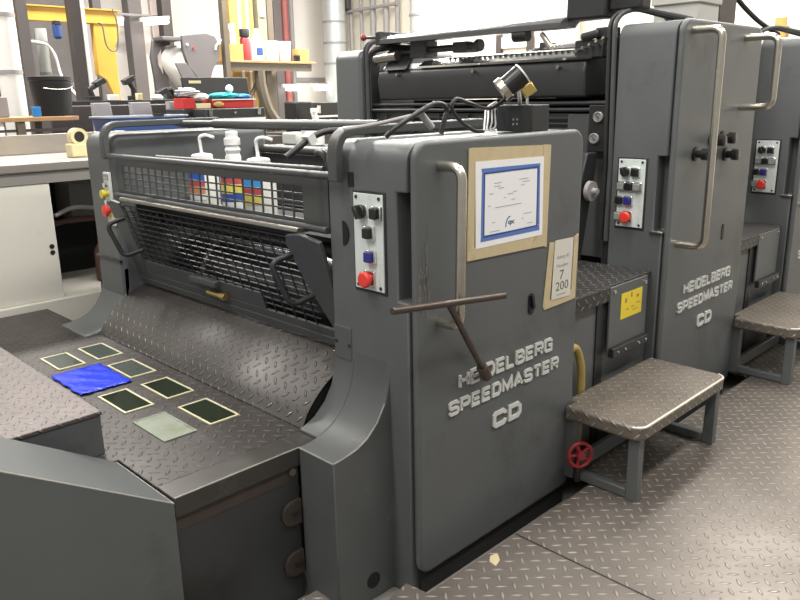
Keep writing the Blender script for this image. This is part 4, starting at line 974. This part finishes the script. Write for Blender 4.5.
for (y, rr, lab) in ((10.62, .035, 'thin pipe on the end wall next to the fat duct'), (10.35, .03, 'second thin wall pipe from the fat duct'), (10.05, .05, 'third wall pipe from the fat duct'), (9.72, .05, 'fourth wall pipe from the fat duct'), (9.45, .04, 'fifth wall pipe from the fat duct')):
    pole('wall_pipe', 9.38, y, rr, 0, 5, 'grey', lab, 'pipe', True, 'thin pipes on the end wall')
q = MB(); q.cyl((9.33, 10.85, 3.09), (9.33, 9.40, 3.12), .03, 12); tag(q.build('cross_pipe', 'grey'), 'level pipe tying the thin end wall pipes together', 'pipe')
q = MB(); q.box(9.25, 9.34, 10.55, 10.72, 3.12, 3.4); tag(q.build('wall_phone', 'column_dark', None, .02), 'dark handset box on the thin end wall pipes', 'phone')
pole('duct_pipe', 9.2, 8.65, .24, 0, 5.0, 'duct', 'pale wide duct behind the wash bar of the tall unit', 'duct', True, None, (2.55, 2.85))
t = thing('wall_window', (9.45, 7.1, 2.2), 'white framed board with dark uprights on the end wall', 'board')
MB().box(9.44, 9.49, 6.86, 7.32, 2.30, 2.45).build('pane', 'white_metal', t)
for y in (6.80, 7.36): MB().box(9.42, 9.48, y-.045, y+.045, 2.2, 2.50).build('upright', 'column_dark', t)
pole('ochre_bracket', 9.3, 3.28, .06, 0, 2.4, 'ochre_dull', 'ochre bracket post at the picture edge above the farthest press unit', 'bracket')
pole('white_pipe', 9.2, 3.12, .07, 2.3, 5, 'white_metal', 'white pipe rising above the ochre bracket', 'pipe', True)
pole('steel_column', 9.3, 6.15, .16, 0, 5, 'wall', 'pale wall pilaster between the wash bar and its motor', 'column')
pole('steel_column', 6.10, 8.72, .065, 0, 4, 'olive', 'olive grey column with a small white notice behind the packing table', 'column')
q = MB(); q.box(6.06, 6.13, 8.63, 8.65, 2.67, 2.73); tag(q.build('white_notice', 'white'), 'small white notice on the olive grey column', 'notice')
pole('steel_column', 6.24, 8.72, .045, 0, 4, 'rack', 'brown column right behind the white tubs', 'column')
pole('conduit', 7.75, 11.1, .10, 0, 5, 'white_metal', 'wide white pipe behind the white tubs', 'pipe', True)
# lit tubes; the low pair imitates tube reflections in glass
def tube_light(p, q_, label):
    t = thing('tube_light', p, label, 'lamp', 'lit fluorescent tubes')
    a = MB(); a.cyl(p, q_, .035, 12); a.build('tube', 'tube_glow', t)
    d = (Vector(q_)-Vector(p)).normalized(); n = MB(); n.obox((Vector(p)+Vector(q_))/2+Vector((0, .05, .05)), d, (0, 0, 1), d.cross(Vector((0, 0, 1))), (Vector(q_)-Vector(p)).length+.1, .05, .05); n.build('batten', 'white_metal', t)
tube_light((5.50, 10.7, 2.72), (5.86, 10.7, 2.76), 'glowing tube light on the wall beside the ochre crane post')
tube_light((5.08, 10.75, 2.70), (5.18, 10.75, 2.71), 'short glowing tube end next to the ochre crane post')
tube_light((8.10, 10.9, 1.80), (8.48, 10.9, 1.80), 'glowing bar imitating a tube reflection above the black case, on the shelf side')
tube_light((8.60, 10.75, 1.80), (8.86, 10.75, 1.80), 'glowing bar imitating a tube reflection above the black case, on the duct side')

# dark machine with white curved sheet
t = thing('paper_feeder', (4.6, 8.0, 0), 'dark grey rounded machine head with a white curved sheet', 'machine')
q = MB(); q.prism([(4.53, 2.33), (4.835, 2.37), (4.95, 2.335), (5.0, 2.245), (4.99, 2.10), (4.90, 1.98), (4.86, 1.88), (4.84, 1.6), (4.68, 1.6), (4.68, 1.88), (4.58, 2.0), (4.53, 2.16)], 'y', 7.98, 8.03); q.build('side_cheek', 'reel', t, .006)
q = MB(); q.prism([(4.29, 2.28), (4.36, 2.31), (4.50, 2.30), (4.50, 2.24), (4.40, 2.22), (4.33, 2.12), (4.33, 2.02), (4.38, 1.92), (4.45, 1.84), (4.40, 1.6), (4.28, 1.6), (4.27, 1.9), (4.25, 2.1)], 'y', 8.20, 8.25); q.build('side_cheek', 'reel', t, .006)
MB().box(4.30, 4.56, 8.0, 8.22, 2.275, 2.315).build('tie_bar', 'reel', t, .006)
pts = smooth_path([(4.56, 0, 2.235), (4.44, 0, 2.205), (4.365, 0, 2.14), (4.345, 0, 2.06), (4.37, 0, 1.97), (4.43, 0, 1.88), (4.50, 0, 1.78)], 5)
q = MB()
for a_, b_ in zip(pts, pts[1:]): q.face([(a_.x, 8.16, a_.z), (b_.x, 8.16, b_.z), (b_.x+.16, 8.04, b_.z), (a_.x+.16, 8.04, a_.z)])
bmesh.ops.remove_doubles(q.bm, verts=q.bm.verts, dist=1e-5)
o = q.build('white_sheet', 'white', t); so = o.modifiers.new('thick', 'SOLIDIFY'); so.thickness = .006
q = MB(); q.prism([(4.40, 2.035), (4.54, 2.035), (4.66, 1.88), (4.47, 1.88)], 'y', 7.955, 7.975); q.build('sheet_clamp', 'reel', t, .003)
q = MB(); q.box(4.40, 4.84, 8.03, 8.3, 0, 1.72); q.build('pedestal', 'column_dark', t)
q = MB(); q.cyl((4.66, 7.985, 2.20), (4.66, 7.965, 2.20), .013, 10); o = q.build('lamp_button', 'red', t)
q = MB(); q.cyl((4.58, 7.985, 2.235), (4.58, 7.965, 2.235), .013, 10); o = q.build('bolt', 'white', t)
q = MB(); q.tube(smooth_path([(4.94, 7.97, 2.19), (4.95, 7.97, 2.23), (4.99, 7.97, 2.27), (5.02, 7.97, 2.30)]), .012, 8); q.build('hook', 'white', t)

# black toolbox with its lid open
t = thing('toolbox', (3.73, 6.1, 1.40), 'black toolbox with its lid open showing red trays and a teal cloth', 'toolbox', 'black tool cases')
MB().box(3.37, 4.12, 6.02, 6.33, 1.44, 1.555).build('body', 'dark', t, .008)
q = MB(); q.prism([(6.30, 1.56), (6.33, 1.56), (6.37, 1.825), (6.34, 1.83)], 'x', 3.56, 4.25); q.build('lid', 'black', t, .006)
MB().box(3.62, 3.74, 6.325, 6.345, 1.775, 1.80).build('lid_label', 'cream_tape', t)
MB().box(3.38, 3.49, 6.03, 6.2, 1.556, 1.645).build('tray', 'tin_red', t, .004)
MB().box(3.665, 4.10, 6.03, 6.2, 1.556, 1.628).build('tray', 'tin_red', t, .004)
MB().box(3.665, 4.11, 6.01, 6.03, 1.624, 1.634).build('tray_rim', 'white_metal', t)
t = thing('drawer_chest', (3.83, 5.9, 1.2), 'black drawer chest with bright catches under the open toolbox', 'toolbox', 'black tool cases')
MB().box(3.44, 4.04, 5.78, 6.0, 1.30, 1.553).build('body', 'dark', t, .006)
MB().box(3.44, 4.035, 5.765, 5.782, 1.455, 1.472).build('drawer_edge', 'white_metal', t)
for x in (3.465, 3.955): MB().box(x, x+.035, 5.768, 5.782, 1.495, 1.545).build('catch', 'chrome', t)
MB().cyl((3.726, 5.78, 1.518), (3.726, 5.77, 1.518), .012, 12).build('lock', 'chrome', t)
MB().box(3.38, 4.25, 5.75, 6.34, 0, 1.30).build('stand', 'column_dark', t)
def blob(name, c, r, mt, label, cat, seed, sq=.5, n=16):
    rnd = random.Random(seed); q = MB()
    R = []
    for i in range(n+1):
        th = PI*i/n; row = []
        for j in range(20):
            ph = 2*PI*j/20; k = 1+rnd.uniform(-.16, .16)
            row.append(q.bm.verts.new((c[0]+r[0]*k*math.sin(th)*math.cos(ph), c[1]+r[1]*k*math.sin(th)*math.sin(ph), c[2]+r[2]*k*math.cos(th))))
        R.append(row)
    q.skin(R); return tag(q.build(name, mt), label, cat)
blob('grey_rag', (3.47, 6.12, 1.69), (.11, .08, .042), 'rag', 'crumpled grey rag in the open toolbox', 'rag', 2)
blob('white_rag', (3.58, 6.10, 1.655), (.09, .06, .03), 'white', 'white rag beside the grey one in the open toolbox', 'rag', 3)
blob('teal_cloth', (3.82, 6.11, 1.664), (.15, .08, .026), 'teal', 'teal cloth lying over the red toolbox tray', 'cloth', 4)
blob('blue_cloth', (4.02, 6.12, 1.655), (.10, .07, .022), 'cloth_blue', 'blue cloth beside the teal one in the open toolbox', 'cloth', 5)
q = MB(); q.ball((3.98, 6.24, 1.725), .036); tag(q.build('white_ball_cap', 'white'), 'round white cap above the teal cloth in the toolbox', 'cap')
q = MB()
q.box(3.50, 3.645, 6.03, 6.06, 1.556, 1.60); tag(q.build('cream_sockets', 'cream_tape', None, .004), 'cream tool rack between the red toolbox trays', 'tool rack')
blob('tan_rag', (3.71, 6.005, 1.59), (.05, .012, .022), 'cardboard', 'tan scrap hanging at the red tray front', 'rag', 8)

# yellow rack with wooden shelf and bottles
t = thing('packing_table', (5.7, 8.2, 0), 'wooden topped packing table with a brown frame and yellow uprights', 'table')
MB().box(5.10, 6.42, 7.98, 8.6, 2.055, 2.082).build('tabletop', 'wood', t, .004)
MB().box(5.12, 6.36, 8.0, 8.06, 1.965, 2.055).build('front_beam', 'rack', t)
q = MB(); q.box(5.06, 5.12, 7.96, 8.04, 0, 3.6); q.build('upright', 'rack', t)
for xa, xb, mt in ((5.60, 5.725, 'ochre_dull'), (5.73, 5.77, 'white_metal'), (5.775, 5.845, 'ochre_dull'), (5.85, 5.885, 'white_metal'), (5.89, 5.955, 'ochre_dull')): MB().box(xa, xb, 8.65, 8.72, 0, 3.6).build('upright', mt, t)
q = MB(); q.tube(smooth_path([(5.58, 8.05, 1.97), (5.60, 8.05, 1.75), (5.68, 8.05, 1.5), (5.85, 8.05, 1.28), (5.95, 8.05, 1.1)]), .07, 8); q.build('curved_leg', 'rack', t)
MB().box(5.72, 5.80, 8.1, 8.18, 0, 1.97).build('leg', 'rack', t)
q = MB(); q.tube([(5.58, 8.1, 1.85), (5.38, 8.1, 1.52)], .025, 8); q.build('brace', 'rack', t)
for x in (5.31, 5.37): q = MB()
q = MB(); q.box(5.135, 5.37, 8.05, 8.3, 2.083, 2.27); tag(q.build('yellow_carton', 'cardboard', None, .004), 'yellow cardboard box on the packing table under the white spray bottle', 'box')
def trigger_bottle(x, y, z, s, label, grp=None):
    t = thing('spray_bottle', (x, y, z), label, 'bottle', grp)
    q = MB(); q.lathe((x, y, z), (0, 0, 1), [(.030*s, 0), (.034*s, .005), (.034*s, .11*s), (.02*s, .16*s), (.018*s, .18*s), (.001, .181*s)], 18); q.build('body', 'white', t)
    q = MB(); q.box(x-.042*s, x+.03*s, y-.018*s, y+.018*s, z+.185*s, z+.22*s); q.obox((x-.034*s, y, z+.155*s), (1, 0, .3), (0, 1, 0), (-.3, 0, 1), .014*s, .02*s, .07*s); q.cyl((x, y, z+.175*s), (x, y, z+.19*s), .022*s, 10); q.build('trigger_head', 'white', t, .003)
trigger_bottle(5.30, 8.15, 2.272, 1.05, 'white trigger spray bottle on the yellow cardboard box')
trigger_bottle(4.78, 5.99, 1.302, 1.05, 'white trigger spray bottle in front of the black case by the far housing')
t = thing('spray_can', (5.50, 8.1, 2.083), 'red can with a black cap on the packing table', 'can')
MB().lathe((5.50, 8.20, 2.083), (0, 0, 1), [(.055, 0), (.06, .005), (.06, .26), (.045, .28), (.001, .281)], 18).build('body', 'can_red', t)
MB().lathe((5.50, 8.20, 2.36), (0, 0, 1), [(.05, 0), (.062, .01), (.062, .09), (.055, .1), (.001, .101)], 18).build('cap', 'black', t)
t = thing('white_bottle', (5.62, 8.1, 2.083), 'white bottle with a blue label beside the red can', 'bottle')
MB().lathe((5.67, 8.20, 2.083), (0, 0, 1), [(.08, 0), (.085, .006), (.085, .22), (.04, .32), (.03, .34), (.03, .385), (.001, .386)], 20).build('body', 'white', t)
MB().box(5.61, 5.69, 8.10, 8.118, 2.15, 2.24).build('label', 'navy', t)
q = MB(); q.lathe((5.58, 8.05, 2.083), (0, 0, 1), [(.06, 0), (.068, .01), (.068, .03), (.04, .05), (.001, .051)], 16); tag(q.build('white_tray', 'white'), 'low white dish in front of the white bottle', 'dish')
for i, (x, lab) in enumerate(((5.855, 'white tub beside the white bottle on the packing table'), (6.045, 'white tub next to the black cup on the packing table'))):
    t = thing('white_tub', (x, 8.15, 2.083), lab, 'tub', 'white tubs on the packing table')
    MB().lathe((x, 8.15, 2.083), (0, 0, 1), [(.075, 0), (.08, .006), (.088, .22), (.001, .221)], 20).build('body', 'white', t)
    MB().lathe((x, 8.15, 2.304), (0, 0, 1), [(.09, 0), (.093, .004), (.093, .022), (.001, .023)], 20).build('lid', 'white', t)
q = MB(); q.lathe((6.16, 8.04, 2.083), (0, 0, 1), [(.035, 0), (.04, .004), (.045, .07), (.03, .085), (.001, .086)], 16); tag(q.build('black_cup', 'black'), 'black cup between the white tub and the small carton', 'cup')
q = MB(); q.box(6.21, 6.36, 8.05, 8.2, 2.083, 2.24); tag(q.build('small_carton', 'cardboard', None, .003), 'small cardboard carton at the end of the packing table', 'box')
# second black case
t = thing('tool_case', (4.8, 6.2, 1.2), 'black case with white seam next to the far housing of the tall unit', 'toolbox', 'black tool cases')
MB().box(4.84, 5.3, 6.12, 6.5, 1.30, 1.585).build('body', 'dark', t, .008)
MB().box(4.63, 4.83, 6.08, 6.3, 1.30, 1.60).build('side_box', 'black', t, .02)
MB().box(4.85, 5.3, 6.105, 6.122, 1.438, 1.458).build('seam', 'white_metal', t)
MB().box(4.90, 4.945, 6.105, 6.122, 1.48, 1.555).build('catch', 'chrome', t)
MB().box(4.5, 5.35, 5.95, 6.55, 0, 1.30).build('stand', 'column_dark', t)
